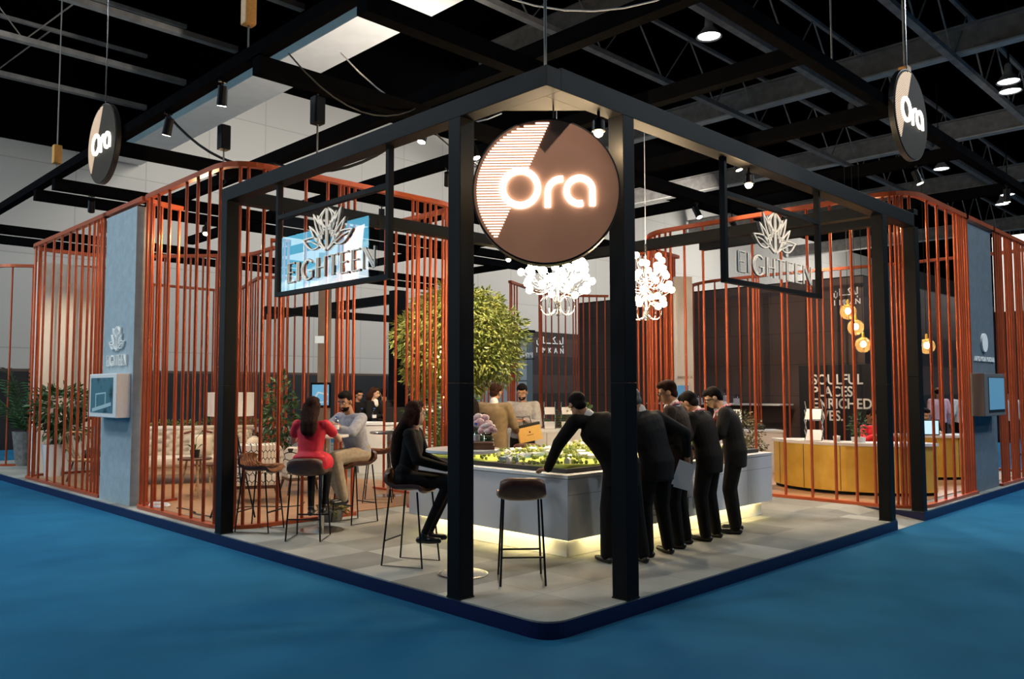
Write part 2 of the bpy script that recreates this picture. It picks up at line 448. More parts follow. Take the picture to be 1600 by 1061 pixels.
for x, y, z, l, p in BL: bay_lamp(x, y, z, 'round white high bay lamp '+l, 350)
# unseen hall lamps over the aisles, plus added washes aimed at the back wall
for i, (x, y, pw) in enumerate([(-7, 13, 700), (-4.5, 20, 200), (-9, 4, 500), (13, -7, 800), (22, -5, 500), (5, -12, 250), (9, 18, 650), (18, 18, 800), (-1, 19, 90), (30, 18, 1100), (44, 18, 1500), (62, 18, 2200)]):
    lamp('aisle_and_wash_light', 'AREA', (x, y, 11.3), pw, (1, .93, .84) if y > 17 and x != -4.5 else (.80, .92, 1), 1.6, (x+.5, 27, 6.5) if y > 17 and x != -4.5 else (x, y, 0))

lamp('added_duct_uplight', 'SPOT', (7.4, 8.5, 5.9), 1500, (1, .93, .84), .3, (6.0, 13, 10.1), 100, .8)  # uplights added without fixtures to brighten the underside of the duct
lamp('added_duct_uplight', 'SPOT', (7.4, 4.5, 5.9), 700, (1, .93, .84), .3, (6.2, 8, 10.1), 100, .8)
lamp('aisle_spot', 'SPOT', (-3.2, 9.5, 11.2), 1700, (.80, .93, 1), .4, (-1.6, 7.2, 0), 46, 1.)
lamp('aisle_spot', 'SPOT', (-1.5, 2.5, 11.2), 450, (.80, .93, 1), .4, (-1.3, 2.8, 0), 34, 1.)
lamp('aisle_spot', 'SPOT', (9.5, -3.5, 11.2), 1700, (.80, .93, 1), .4, (9.5, -1.8, 0), 46, 1.)
# big LED wall on the stand across the left aisle: seen only as a reflection in the glass sign
t = thing('led_wall', 'bright blue and white display wall mirrored in the left glass sign', 'display', (-8.0, 13.9, 0), 0)
MB().box(-.3, 0, 2.7, 0, 6.6, 6.45).build('cabinet', 'black_paint', t)
md = pm('led_picture', (.02, .02, .02), .4, emis=(.25, .62, .85), es=3)
nt = md.node_tree; tc = nt.nodes.new('ShaderNodeTexCoord'); sp = nt.nodes.new('ShaderNodeSeparateXYZ'); rp = nt.nodes.new('ShaderNodeValToRGB')
mr = nt.nodes.new('ShaderNodeMapRange'); mr.inputs[1].default_value = 4.4; mr.inputs[2].default_value = 6.4
ad = nt.nodes.new('ShaderNodeMath'); ad.operation = 'MULTIPLY_ADD'; ad.inputs[1].default_value = .16
nt.links.new(tc.outputs['Object'], sp.inputs[0]); nt.links.new(sp.outputs['Y'], ad.inputs[0]); nt.links.new(sp.outputs['Z'], ad.inputs[2])
nt.links.new(ad.outputs[0], mr.inputs[0]); nt.links.new(mr.outputs[0], rp.inputs[0])
e = rp.color_ramp; e.elements[0].position = .0; e.elements[0].color = (.80, .93, 1, 1); e.elements[1].position = 1; e.elements[1].color = (.10, .42, .62, 1)
for p_, c_ in ((.42, (.70, .90, 1, 1)), (.50, (.16, .55, .78, 1)), (.66, (.42, .75, .88, 1)), (.70, (.12, .48, .70, 1))):
    q = e.elements.new(p_); q.color = c_
nt.links.new(rp.outputs[0], nt.nodes['Principled BSDF'].inputs['Emission Color'])
nt.nodes['Principled BSDF'].inputs['Emission Strength'].default_value = 5
MB().box(0, .05, 2.75, .02, 6.55, 6.40).build('picture', md, t)
MB().add([(.03, y, z) for y, z in ((.55, 4.3), (1.25, 4.2), (1.15, 6.1), (.2, 6.2))], [(0, 1, 2, 3)]).build('white_figure', emit_mat('led_white', (.95, .98, 1), 6), t)
MB().box(-.3, 0, 0, -.05, .25, 2.7).build('support', 'black_paint', t); MB().box(-.3, 6.3, 0, -.05, 6.6, 2.7).build('support', 'black_paint', t)

# ================================================================== THE STAND
def rounded(poly, idx, r):
    out = []
    for i, p in enumerate(poly):
        if i in idx:
            a = Vector(poly[i-1]); b = Vector(p); c = Vector(poly[(i+1) % len(poly)])
            u = (a-b).normalized(); v = (c-b).normalized()
            for k in range(9):
                tt = k/8; q = (1-tt)**2*(b+u*r)+2*tt*(1-tt)*b+tt*tt*(b+v*r); out.append((q.x, q.y))
        else: out.append(tuple(p))
    return out
plat = rounded([(0, 0), (6.5, 0), (6.5, .9), (7.45, .9), (7.45, 0), (14.7, 0), (14.7, 18.2), (0, 18.2)], [0], .22)
t = thing('stand_platform', 'low raised platform of the stand with pale grey carpet and dark blue edge', 'platform', (0, 0, 0))
struct(t)
MB().prism(plat, .0, HP-.012).build('fascia', 'fascia', t)
def inset(poly, d):
    c = Vector((5, 5)); return [(p[0]+(d if p[0] < 7 and p[0] < .3 else 0), p[1]+(d if p[1] < .3 else 0)) for p in poly]
MB().prism(inset(plat, .006), HP-.012, HP).build('carpet', 'grey_carpet', t)
rm = MB(); rm.add([(6.5, 0, .002), (7.45, 0, .002), (7.45, .9, HP-.001), (6.5, .9, HP-.001), (6.5, 0, 0), (7.45, 0, 0), (7.45, .9, 0), (6.5, .9, 0)], [(0, 1, 2, 3), (7, 6, 5, 4), (0, 4, 5, 1), (1, 5, 6, 2), (3, 2, 6, 7), (0, 3, 7, 4)])
struct(tag(rm.build('access_ramp', 'grey_carpet'), 'short grey carpeted ramp cut into the platform between the two right posts', 'ramp'))
# wooden floors inside the pods
wf = MB().prism(rounded([(.3, 5.45), (3.6, 5.45), (4.6, 8.2), (3.4, 12), (2.2, 13.5), (.3, 13.6)], [0, 1], .4), HP, HP+.012)
struct(tag(wf.build('lounge_floor', 'wood_floor'), 'brown wooden floor of the lounge behind the left copper screen', 'floor'))
wf = MB().prism(rounded([(7.7, .35), (13.9, .35), (13.6, 6.8), (8.4, 4.7), (7.7, 4.2)], [0], .4), HP, HP+.012)
struct(tag(wf.build('bar_floor', 'wood_floor'), 'brown wooden floor under the golden counter behind the right copper screen', 'floor'))

# black square frame
CS = .15
Z1, Z2 = 4.0, 4.156
def post(x, y, z1, label):
    t = thing('frame_post', label, 'post', (x+CS/2, y+CS/2, HP), 0, 'black square posts of the frame')
    h = z1-HP; a = CS/2
    MB().bbox(-a, -a, 0, a, a, h*.44, .004).build('lower_section', 'black_paint', t)
    MB().bbox(-a, -a, h*.44+.002, a, a, h, .004).build('upper_section', 'black_paint', t)
    MB().box(-a-.004, -a-.004, 0, a+.004, a+.004, .012).build('foot_plate', 'black_metal', t)
post(0, .954, Z1, 'black square post left of the big round brown sign')
post(.906, 0, Z1, 'black square post right of the big round brown sign')
post(0, 5.10, Z1, 'black square post in front of the left lounge beside the brown stool')
post(6.295, 0, Z1, 'black square post left of the ramp, front right of the stand')
post(7.42, .0, 4.25, 'black square post right of the ramp, in front of the golden counter')
def beam(name, x0, y0, z0, x1, y1, z1, label, cat='beam', group='black beams of the frame'):
    return tag(MB().bbox(x0, y0, z0, x1, y1, z1, .004).build(name, 'rig_black' if z0 > 5 else 'black_paint'), label, cat, group)
BW = .16
beam('frame_beam', 0, 0, Z1, BW, 5.25, Z2, 'front left top beam of the black frame above the left glass sign')
beam('frame_beam', BW, 0, Z1, 7.42+CS, BW, Z2+.02, 'front right top beam of the black frame above the right glass sign')
beam('frame_beam', BW, 5.09, Z1, 6.45, 5.25, Z2, 'rear left top beam of the black frame crossing in front of the copper rods')
beam('frame_beam', 6.29, BW, Z1, 6.45, 5.09, Z2, 'rear right top beam of the black frame running back to the chandeliers')
beam('frame_beam', 7.42, BW, 4.09, 7.57, 3.4, 4.25, 'short top beam running back from the post right of the ramp')
tag(MB().prism([(.16, .16), (.62, .16), (.16, .62)], Z1+.0, Z1+.02).build('corner_plate', 'black_paint'), 'small triangular plate in the front corner of the black frame holding the round sign', 'plate')
# suspended rigging grid
def rig(name, a, b, z, label, w=.19, h=.24):
    (x0, y0), (x1, y1) = a, b
    if abs(x1-x0) > abs(y1-y0): q = (x0, y0-w/2, z, x1, y0+w/2, z+h)
    else: q = (x0-w/2, y0, z, x0+w/2, y1, z+h)
    return beam(name, *q, label, 'beam', 'black rigging beams hung over the stand')
ZR = 5.38
rig('rigging_beam', (.125, .05), (.125, 20), 5.60, 'long black rigging beam over the left edge of the stand, behind the left round sign', .15, .15)
rig('rigging_beam', (.21, .125), (20, .125), 5.52, 'long black rigging beam over the right edge of the stand, behind the right round sign', .15, .15)
for y, l in ((2.45, 'nearest of those crossing from the left edge'), (4.55, 'second from the front of those crossing from the left edge'), (9.0, 'crossing just right of the left round sign'),
             (12.1, 'upper of the near pair above the left copper rail'), (13.25, 'lower of the near pair above the left copper rail'), (17.5, 'upper of the far pair at the left edge of the photo'), (19.0, 'lower of the far pair at the left edge of the photo')):
    rig('rigging_beam', (.05, y), (14.5, y), ZR, 'black rigging beam '+l, .17, .2)
for x, l in ((2.45, 'nearest of those crossing from the right edge'), (4.65, 'second from the front of those crossing from the right edge'), (7.3, 'crossing by the right round sign'),
             (10.3, 'crossing over the golden counter'), (13.6, 'crossing over the back of the right pod')):
    rig('rigging_beam', (x, .245), (x, 17), ZR+.2, 'black rigging beam '+l, .17, .2)

# back frame seen beyond the lounge
for x, y, l in ((3.75, 7.05, 'thin black post behind the dark suited barman, far side of the lounge'),):
    t = thing('frame_post', 'black post standing behind the white bar, left of the tree', 'post', (6.9, 11.0, HP), 0, 'black square posts of the frame')
    MB().bbox(-.14, -.14, 0, .14, .14, 3.9, .004).build('lower_section', 'black_paint', t)
beam('frame_beam', 6.78, 11.14, 3.75, 7.0, 17.2, 3.95, 'black beam running back from the post behind the white bar')
beam('frame_beam', 3.6, 10.9, 3.30, 6.78, 11.1, 3.44, 'black cross beam left of the post behind the white bar')

# ---------------------------------------------------------------- copper rod screens
ROD = {}
def rod_mesh(h):
    k = round(h, 2)
    if k not in ROD:
        b = MB().cyl((0, 0, 0), (0, 0, h), .021, n=10, cap=False); o = b.build('rod', 'copper', smooth=True)
        ROD[k] = o.data; bpy.data.objects.remove(o)
    return ROD[k]
def dens(path, st=.02):
    o = []
    for a, b in zip(path[:-1], path[1:]):
        L = (b-a).length; m = max(1, int(L/st))
        for k in range(m): o.append(a+(b-a)*(k/m))
    o.append(path[-1]); return o
ZT = 4.53
def screen(label, pts, r, rods, base=None, extra=None, z=ZT):
    path = dens(fillet(pts, r, 10)); S = [0]
    for a, b in zip(path[:-1], path[1:]): S.append(S[-1]+(b-a).length)
    t = thing('copper_screen', label, 'screen', (path[0].x, path[0].y, HP), 0, 'copper rod screens around the pods')
    org = Vector((path[0].x, path[0].y, 0)); loc = [p-org.to_2d() for p in path]
    MB().sweep(loc[::4]+[loc[-1]], .085, z-HP-.03, z-HP+.035).build('top_rail', 'copper', t)
    if extra:
        for e in extra: MB().sweep([Vector(e[0])-org.to_2d(), Vector(e[1])-org.to_2d()], .085, z-HP-.03, z-HP+.035).build('top_rail', 'copper', t)
    for s0, s1 in (base or [(0, S[-1])]):
        seg = [l for l, s in zip(loc, S) if s0 <= s <= s1]
        MB().sweep(seg[::4]+[seg[-1]], .10, .001, .045).build('base_rail', 'copper', t)
    me = rod_mesh(z-HP-.07)
    for s in rods:
        i = min(range(len(S)), key=lambda k: abs(S[k]-s))
        o = bpy.data.objects.new('rod', me); COL.objects.link(o); o.parent = t; o.location = (loc[i].x, loc[i].y, .04)
    return t
def fr(a, b, st): return [a+k*st for k in range(int((b-a)/st)+1)]
screen('curved copper rod screen around the left lounge with the cream sofa', [(.8, 8.3), (.14, 8.12), (.14, 5.24), (3.75, 5.24), (3.75, 7.4)], .5,
       [.05, .2, .35, .5, .62, .75, .96, 1.24, 1.6, 2.16, 2.5, 2.84, 3.12, 3.4, 3.5, 3.68, 3.93, 4.26, 4.59, 4.76, 4.83, 4.91, 5.0, 6.0, 6.07, 6.22, 6.32, 6.42, 6.66, 6.8, 7.1, 7.4, 7.7, 8.0, 8.3, 8.6],
       base=[(0, 5.05), (5.95, 8.86)], extra=[((.14, 8.0), (.14, 9.6))])
screen('curved copper rod screen at far left with the rattan chair behind', [(.14, 9.47), (.14, 13.8), (1.6, 13.8), (3.6, 11.6), (3.5, 10.4)], .5,
       [.16, .31, .46, .64, .88, 1.2, 1.53, 1.87, 2.33, 2.77, 3.3, 3.67, 3.9, 4.05]+fr(4.3, 9.6, .27))
screen('copper rod screen at the left edge of the photo behind the palm', [(.25, 19.5), (.25, 16.7), (2.2, 15.4)], .4, fr(0.1, 5, .42))
screen('straight copper rod screen at the back of the stand behind the sofa', [(2.6, 17.7), (6.3, 17.75), (5.3, 14.4), (7.4, 13.4)], .4, fr(.1, 9.2, .33))
screen('dense copper rod cluster beside the brown upright panel with a picture screen', [(3.05, 9.75), (3.35, 9.6), (3.5, 9.9)], .1, [.02, .1, .18, .26, .34, .42, .5, .58])
screen('curved copper rod screen around the right pod with the golden counter', [(8.6, 5.1), (7.95, 4.85), (7.5, 4.35), (7.5, .1), (10.05, .1)], .55,
       [.1, .33, .5, .7, .9, 1.1, 1.27, 1.4, 1.56, 1.66, 1.94, 2.3, 2.73, 3.2, 3.68, 4.1, 4.46, 4.76, 5.03, 5.23, 5.32, 5.37, 5.42, 5.48, 5.59, 6.1, 6.51, 6.94, 7.29, 7.45, 7.55, 7.65, 7.77, 7.89],
       extra=[((9.95, .1), (11.5, .1))])
screen('copper rod screen at the far right end turning along the back of the stand', [(11.4, .1), (14.35, .1), (14.4, 2.7), (14, 4.6), (13.9, 7.3), (14.6, 8.4)], .55,
       [.17, .3, .42, .56, .8, .96, 1.1, 1.22, 1.47, 1.62, 1.8, 2.0, 2.2, 2.4, 2.6, 2.8, 3.0, 3.4, 3.9, 4.6, 5.3, 5.9, 6.31, 6.58, 6.98, 7.1, 7.23, 7.8, 8.54, 8.59, 8.81, 9.05, 9.73, 10.38, 10.68, 11.0, 11.2])
screen('copper rod screen at the back centre of the stand right of the tree', [(10.3, 10.8), (12.75, 11.95), (13.9, 11.7), (14.7, 11.1)], .3, [.02, .15, .34, .54, 2.42, 2.5, 2.59, 2.79, 3.01, 3.25, 3.5, 3.78, 3.87, 3.95, 4.09, 4.28, 4.5, 4.75])
screen('short dense copper rod cluster between the tree and the standing men', [(9.0, 10.5), (9.25, 10.1), (9.75, 10.0)], .3, [.02, .1, .2, .3, .42, .55, .7, .85], z=3.2)
screen('dense copper rod cluster beside the lit pale panel behind the counter guests', [(8.9, 6.1), (9.4, 5.5), (10.1, 5.6)], .3, fr(.02, 1.3, .09))

# ---------------------------------------------------------------- upright panels with screens
def frame_of(o, n):
    n = Vector(n).normalized(); v = Vector((0, 0, 1)); return (Vector(o), v.cross(n), v, n)
def shift(fr_, u=0, v=0, n=0):
    O, U, V, N = fr_; return (O+U*u+V*v+N*n, U, V, N)
# lotus mark and lettering
def pet(cx, cy, tx, ty, wd):
    """outline of a petal from base (cx,cy) to tip (tx,ty)"""
    a = Vector((cx, cy)); b = Vector((tx, ty)); d = b-a; n = Vector((-d.y, d.x)).normalized()*wd
    o = []
    for k in range(13):
        q = k/12; o.append(a+d*q+n*math.sin(PI*q**.75))
    for k in range(11, 0, -1):
        q = k/12; o.append(a+d*q-n*math.sin(PI*q**.75))
    return [(p.x, p.y) for p in o]
def lotus(mb, fr_, W, H, st, d0, d1):
    def R(pts, closed=True, s=1.): mb.ribbon([(x*W, y*H) for x, y in pts], st*s, fr_, d0, d1, closed)
    R([(-.02, .02), (-.02, .98)], False); R([(.02, .02), (.02, .98)], False)
    for sg in (-1, 1):
        R([(sg*(.03+.13*math.sin(PI*k/12)), .52+.48*(k/12)) for k in range(13)], False)
        R([(sg*(.03+.20*math.sin(PI*k/12)), .50+.50*(k/12)**.9) for k in range(13)], False)
        R([(sg*(.03+.16*math.sin(PI*k/12)), .02+.50*(k/12)) for k in range(13)], False)
        R([(sg*(.03+.24*math.sin(PI*k/12)), .0+.54*(k/12)) for k in range(13)], False)
        for q in ((.14, .30, .40, .92, .055), (.20, .20, .52, .66, .055), (.10, .40, .27, .86, .04)):
            R(pet(sg*q[0], q[1], sg*q[2], q[3], q[4]))
        R(pet(sg*.22, .14, sg*.72, .36, .14)); R([(sg*.25, .15), (sg*.45, .27), (sg*.6, .30)], False, .7)
def eighteen(mb, fr_, width, h, st, d0, d1):
    S = width/5.75; g = .06
    def R(pts, x, s=1.): mb.ribbon([((x+a)*S, b*h) for a, b in pts], st*s, fr_, d0, d1)
    def E(x):
        R([(0, 0), (0, 1)], x); R([(.11, 0), (.11, 1)], x, .6)
        for y, w_ in ((1, .46), (.52, .38), (0, .48)):
            R([(0, y), (w_, y)], x, .6); R([(w_, y-.05), (w_, y+.05)], x, .6)
        return .5
    def I(x): R([(0, 0), (0, 1)], x); R([(.12, 0), (.12, 1)], x, .6); return .14
    def G(x):
        R([(.42+.42*math.cos(math.radians(a)), .5+.5*math.sin(math.radians(a))) for a in range(45, 316, 15)], x)
        R([(.46+.36*math.cos(math.radians(a)), .5+.44*math.sin(math.radians(a))) for a in range(110, 251, 14)], x, .6)
        R([(.72, .06), (.72, .42)], x); R([(.5, .42), (.8, .42)], x, .6); return .84
    def Hh(x): R([(0, 0), (0, 1)], x); R([(.11, 0), (.11, 1)], x, .6); R([(0, .5), (.56, .5)], x, .6); R([(.56, 0), (.56, 1)], x); return .58
    def T(x): R([(.26, 0), (.26, 1)], x); R([(.36, 0), (.36, 1)], x, .6); R([(0, 1), (.62, 1)], x, .6); R([(0, .93), (0, 1)], x, .6); R([(.62, .93), (.62, 1)], x, .6); return .62
    def Nn(x): R([(0, 0), (0, 1)], x, .7); R([(0, 1), (.6, 0)], x); R([(.1, 1), (.66, .08)], x, .6); R([(.66, 0), (.66, 1)], x, .7); return .66
    x = 0
    for fn in (E, I, G, Hh, T, E, E, Nn): x += fn(x)+.21
def panel_screen(name, label, o, n, w, h, depth, group=None):
    f = frame_of(o, n)
    return f
# left panel
t = thing('upright_panel', 'pale blue grey upright panel at left with small lotus emblem', 'panel', (.16, 8.83, HP))
MB().box(-.05, -.62, 0, .05, .62, 4.33).build('face_panel', 'pillar_grey', t)
MB().box(.05, -.62, 0, .10, .62, 4.33).build('body', 'pillar_warm', t)
f = frame_of((-.05, 0, 0), (-1, 0, 0))
b = MB(); lotus(b, shift(f, -.0, 2.24), .42, .36, .012, 0, .03); eighteen(b, shift(f, -.38, 2.02), .78, .15, .013, 0, .03); b.build('lettering', 'letter_white', t)
t = thing('wall_monitor', 'white boxed picture screen on the pale blue grey panel showing a dim room', 'monitor', (.108, 8.83, 1.38))
MB().bbox(-.20, -.56, 0, -.0, .56, .64, .01).build('casing', 'white_gloss', t)
ms = pm('monitor_picture', (.01, .015, .02), .15, emis=(.03, .10, .15), es=.7)
nt = ms.node_tree; tc = nt.nodes.new('ShaderNodeTexCoord'); nz = nt.nodes.new('ShaderNodeTexVoronoi'); nz.inputs['Scale'].default_value = 5; nz.distance = 'MANHATTAN'
rp = nt.nodes.new('ShaderNodeValToRGB'); rp.color_ramp.elements[0].color = (.005, .02, .03, 1); rp.color_ramp.elements[1].color = (.12, .36, .50, 1); rp.color_ramp.elements[1].position = .8
nt.links.new(tc.outputs['Object'], nz.inputs[0]); nt.links.new(nz.outputs[0], rp.inputs[0]); nt.links.new(rp.outputs[0], nt.nodes['Principled BSDF'].inputs['Emission Color'])
nt.nodes['Principled BSDF'].inputs['Emission Strength'].default_value = .22
MB().box(-.206, -.44, .07, -.2, .48, .58).build('picture', ms, t)
b = MB(); f = frame_of((-.206, 0, 0), (-1, 0, 0))
b.ribbon([(-.25, .12), (-.25, .34), (.15, .36), (.15, .14)], .02, f, 0, .004); b.ribbon([(-.4, .1), (.38, .2)], .05, f, 0, .003)
b.build('bright_outline', emit_mat('pic_line', (.35, .62, .75), .35), t)
# right panel
t = thing('upright_panel', 'dark slate upright panel at right with a pale round emblem', 'panel', (10.72, .16, HP))
MB().box(-.66, -.05, 0, .66, .05, 4.33).build('face_panel', pm('slate', (.10, .125, .15), .75, noise=.1, nscale=8, bump=.15), t)
MB().box(-.66, .05, 0, .66, .10, 4.33).build('body', 'pillar_warm', t)
f = frame_of((0, -.05, 0), (0, -1, 0))
b = MB(); N_ = 28
vs = [f[0]+f[1]*(.05+.155*math.cos(2*PI*k/N_))+f[2]*(2.41+.155*math.sin(2*PI*k/N_)) for k in range(N_)]
vs += [v+f[3]*.03 for v in vs]; b.add(vs, [tuple(range(N_)), tuple(range(N_, 2*N_))]+[(k, (k+1) % N_, N_+(k+1) % N_, N_+k) for k in range(N_)])
b.build('round_emblem', 'letter_white', t)
b = MB(); text_into(b, 'AFTO MOLA MIXOUSE', .105, shift(f, .05, 2.10), .02, .003, 'CENTER'); b.build('lettering', 'letter_white', t)
t = thing('wall_monitor', 'grey boxed screen with blue picture on the dark slate panel', 'monitor', (10.60, .108, 1.34))
MB().bbox(-.60, -.20, 0, .52, -.0, .68, .01).build('casing', pm('casing_grey', (.16, .15, .14), .5, .3, noise=.05), t)
MB().box(-.40, -.206, .06, .46, -.2, .62).build('bezel', 'booth_black', t)
MB().box(-.38, -.212, .10, .44, -.206, .61).build('picture', 'screen_blue', t)
# inner blades
t = thing('upright_panel', 'bright white lit panel inside the far left pod', 'panel', (1.45, 14.9, HP), math.radians(10))
MB().box(-.9, 0, 0, .7, .2, 4.3).build('face_panel', 'white_panel', t)
MB().box(.7, .02, 0, .75, .18, 4.3).build('edge', 'brown_blade', t)
tag(MB().box(2.15, 14.6, 2.36, 2.75, 14.66, 2.66).build('notice_board', emit_mat('lightbox', (.9, .9, .85), .7)), 'small white light box behind the far left copper rods', 'light box')
t = thing('upright_panel', 'brown upright panel behind the seated couple with a small picture screen', 'panel', (3.75, 9.3, HP), math.radians(45))
MB().box(-.02, -.2, 0, .40, -.05, 4.2).build('face_panel', 'brown_blade', t)
t = thing('wall_monitor', 'small picture screen of a building on the brown upright panel', 'monitor', (3.68, 9.0, 1.45), math.radians(-45))
MB().bbox(-.16, -.06, 0, .20, .0, .46, .01).build('casing', 'black_paint', t)
MB().box(-.13, -.066, .05, .17, -.06, .42).build('picture', pm('tv_building', (.02, .02, .02), .2, emis=(.10, .32, .50), es=.9, col2=(.05, .05, .05)), t)
f = frame_of((0, -.066, 0), (0, -1, 0)); b = MB()
b.ribbon([(-.12, .12), (-.02, .28), (.16, .24)], .03, f, 0, .003); b.ribbon([(-.12, .08), (.16, .12)], .02, f, 0, .003); b.build('building_outline', emit_mat('tv_line', (.5, .6, .6), .7), t)
tag(MB().box(-.06, -.02, 0, .10, 0, .13).build('exit_notice', emit_mat('notice', (.8, .8, .72), .6)), 'small white notice plate high on the brown upright panel', 'sign')
bpy.data.objects['exit_notice'].location = (3.62, 8.98, 2.62); bpy.data.objects['exit_notice'].rotation_euler = (0, 0, math.radians(-45))
t = thing('upright_panel', 'pale lit panel right of the chandeliers behind the counter guests', 'panel', (9.6, 5.1, HP), math.radians(-45))
MB().box(-.22, 0, 0, .14, .15, 3.9).build('face_panel', 'white_panel', t)
b = MB(); f = frame_of((0, 0, 0), (0, -1, 0)); text_into(b, 'PACIFICA', .07, shift(f, -.03, 1.86), .01, 0, 'CENTER'); b.build('lettering', 'brown_blade', t)
t = thing('wall_monitor', 'small blue screen on the pale lit panel behind the counter guests', 'monitor', (9.45, 5.05, 1.48), math.radians(-45))
MB().bbox(-.20, -.07, 0, .10, .0, .42, .01).build('casing', 'white_gloss', t)
MB().box(-.16, -.076, .05, .06, -.07, .37).build('picture', 'screen_blue', t)

# ---------------------------------------------------------------- glass name signs
def glass_sign(label, o, n, w, letters_shift=0):
    """o: lower left outer corner as seen, n: facing"""
    t = thing('glass_sign', label, 'sign', o, 0, 'hanging glass signs')
    f = frame_of((0, 0, 0), n)
    def bar(u0, v0, u1, v1, d0=-.03, d1=.03):
        b = MB(); vs = []
        for d in (d0, d1):
            for u, v in ((u0, v0), (u1, v0), (u1, v1), (u0, v1)): vs.append(f[1]*u+f[2]*v+f[3]*d)
        b.add(vs, [(0, 1, 2, 3), (7, 6, 5, 4), (0, 4, 5, 1), (1, 5, 6, 2), (2, 6, 7, 3), (3, 7, 4, 0)]); return b
    H = .88; e = .045; HH = Z1-o[2]-.002
    bar(0, 0, w, e).build('frame_bar', 'black_paint', t); bar(0, H-e, w, H).build('frame_bar', 'black_paint', t)
    bar(0, e, e, H-e).build('frame_bar', 'black_paint', t); bar(w-e, e, w, H-e).build('frame_bar', 'black_paint', t)
    bar(0, H, e, HH).build('hanger', 'black_paint', t); bar(w-e, H, w, HH).build('hanger', 'black_paint', t)
    g = bar(e, e, w-e, H-e, -.004, .004).build('glass_pane', 'glass', t)
    cx = w/2
    b = MB(); lotus(b, shift(f, cx-.02, .39), .62, .42, .016, .005, .010); b.build('emblem_outline', 'letter_edge', t)
    b = MB(); lotus(b, shift(f, cx-.02, .39), .62, .42, .011, .011, .024); b.build('emblem', 'letter_white', t)
    b = MB(); eighteen(b, shift(f, cx-.775, .13), 1.55, .20, .027, .005, .009); b.build('letter_outline', 'letter_edge', t)
    b = MB(); eighteen(b, shift(f, cx-.775, .13), 1.55, .20, .015, .010, .022); b.build('lettering', 'letter_white', t)
    return t
glass_sign('hanging glass sign EIGHTEEN with lotus emblem, left one with blue reflection', (.075, 4.03, 2.775), (-1, 0, 0), 2.04)
glass_sign('hanging glass sign EIGHTEEN with lotus emblem, right one over the counter guests', (2.54, .075, 2.79), (0, -1, 0), 2.06)

# ---------------------------------------------------------------- round signs
def round_sign(label, o, n, R, depth=.11, hang=None, facem='sign_face'):
    far = '_far' if facem != 'sign_face' else ''
    t = thing('round_sign', label, 'sign', o, 0, 'round name signs')
    f = frame_of((0, 0, 0), n); N_ = 72
    def disc(r, d0, d1, name, mat):
        vs = [f[1]*r*math.cos(2*PI*k/N_)+f[2]*r*math.sin(2*PI*k/N_)+f[3]*d for d in (d0, d1) for k in range(N_)]
        return MB().add(vs, [tuple(range(N_)), tuple(range(N_, 2*N_))]+[(k, (k+1) % N_, N_+(k+1) % N_, N_+k) for k in range(N_)]).build(name, mat, t)
    disc(R, -depth, 0, 'drum', 'sign_side'); disc(R*.975, 0, .008, 'face', facem)
    b = MB(); v = .925
    while v > -.63:
        xl = -math.sqrt(max(0, .935**2-v*v)); xr = .05-(.935-v)*.451
        oc = (-.348, .037)
        if abs(v-oc[1]) < .275: xr = min(xr, oc[0]-math.sqrt(.275**2-(v-oc[1])**2)+.02)
        if xr > xl+.01: b.ribbon([(xl*R, v*R), (xr*R, v*R)], .0165*R, f, .008, .014)
        v -= .0376
    b.build('light_stripes', 'stripe_light'+far, t)
    b = MB(); s = .082*R
    b.ribbon([((-.348+.236*math.cos(2*PI*k/48))*R, (.037+.236*math.sin(2*PI*k/48))*R) for k in range(48)], s, f, .008, .03, True); b.build('letter', 'letter_light'+far, t)
    b = MB(); b.ribbon([(.022*R, -.228*R), (.022*R, -.03*R)]+[((.20-.178*math.cos(math.radians(a)))*R, (-.03+.183*math.sin(math.radians(a)))*R) for a in range(10, 91, 10)]+[(.228*R, .153*R)], .078*R, f, .008, .03)
    b.build('letter', 'letter_light'+far, t)
    b = MB(); b.ribbon([((.448+.174*math.cos(math.radians(a)))*R, (-.01+.174*math.sin(math.radians(a)))*R) for a in range(-75, -361, -9)]+[(.622*R, -.01*R), (.622*R, -.214*R)], .078*R, f, .008, .03)
    b.build('letter', 'letter_light'+far, t)
    if hang:
        b = MB()
        for (u, top) in hang: b.cyl(f[1]*u+f[2]*(math.sqrt(R*R-u*u)-.02)-f[3]*depth/2, f[1]*u+f[2]*top-f[3]*depth/2, .008, n=6)
        b.build('hanging_rod', 'chrome', t)
    return t
round_sign('large round brown sign reading Ora between the two front posts', (.265, .255, 3.305), (-.734, -.679, 0), .572, .12, [(.06, .70)])
round_sign('small round Ora sign hung at the left edge of the stand', (-.06, 9.26, 5.57), (-1, 0, 0), .62, .07, [(.0, 6.2)], 'sign_face_shaded')
round_sign('small round Ora sign hung at the right edge of the stand', (7.25, -.06, 5.50), (0, -1, 0), .62, .07, [(.0, 6.2)], 'sign_face_shaded')
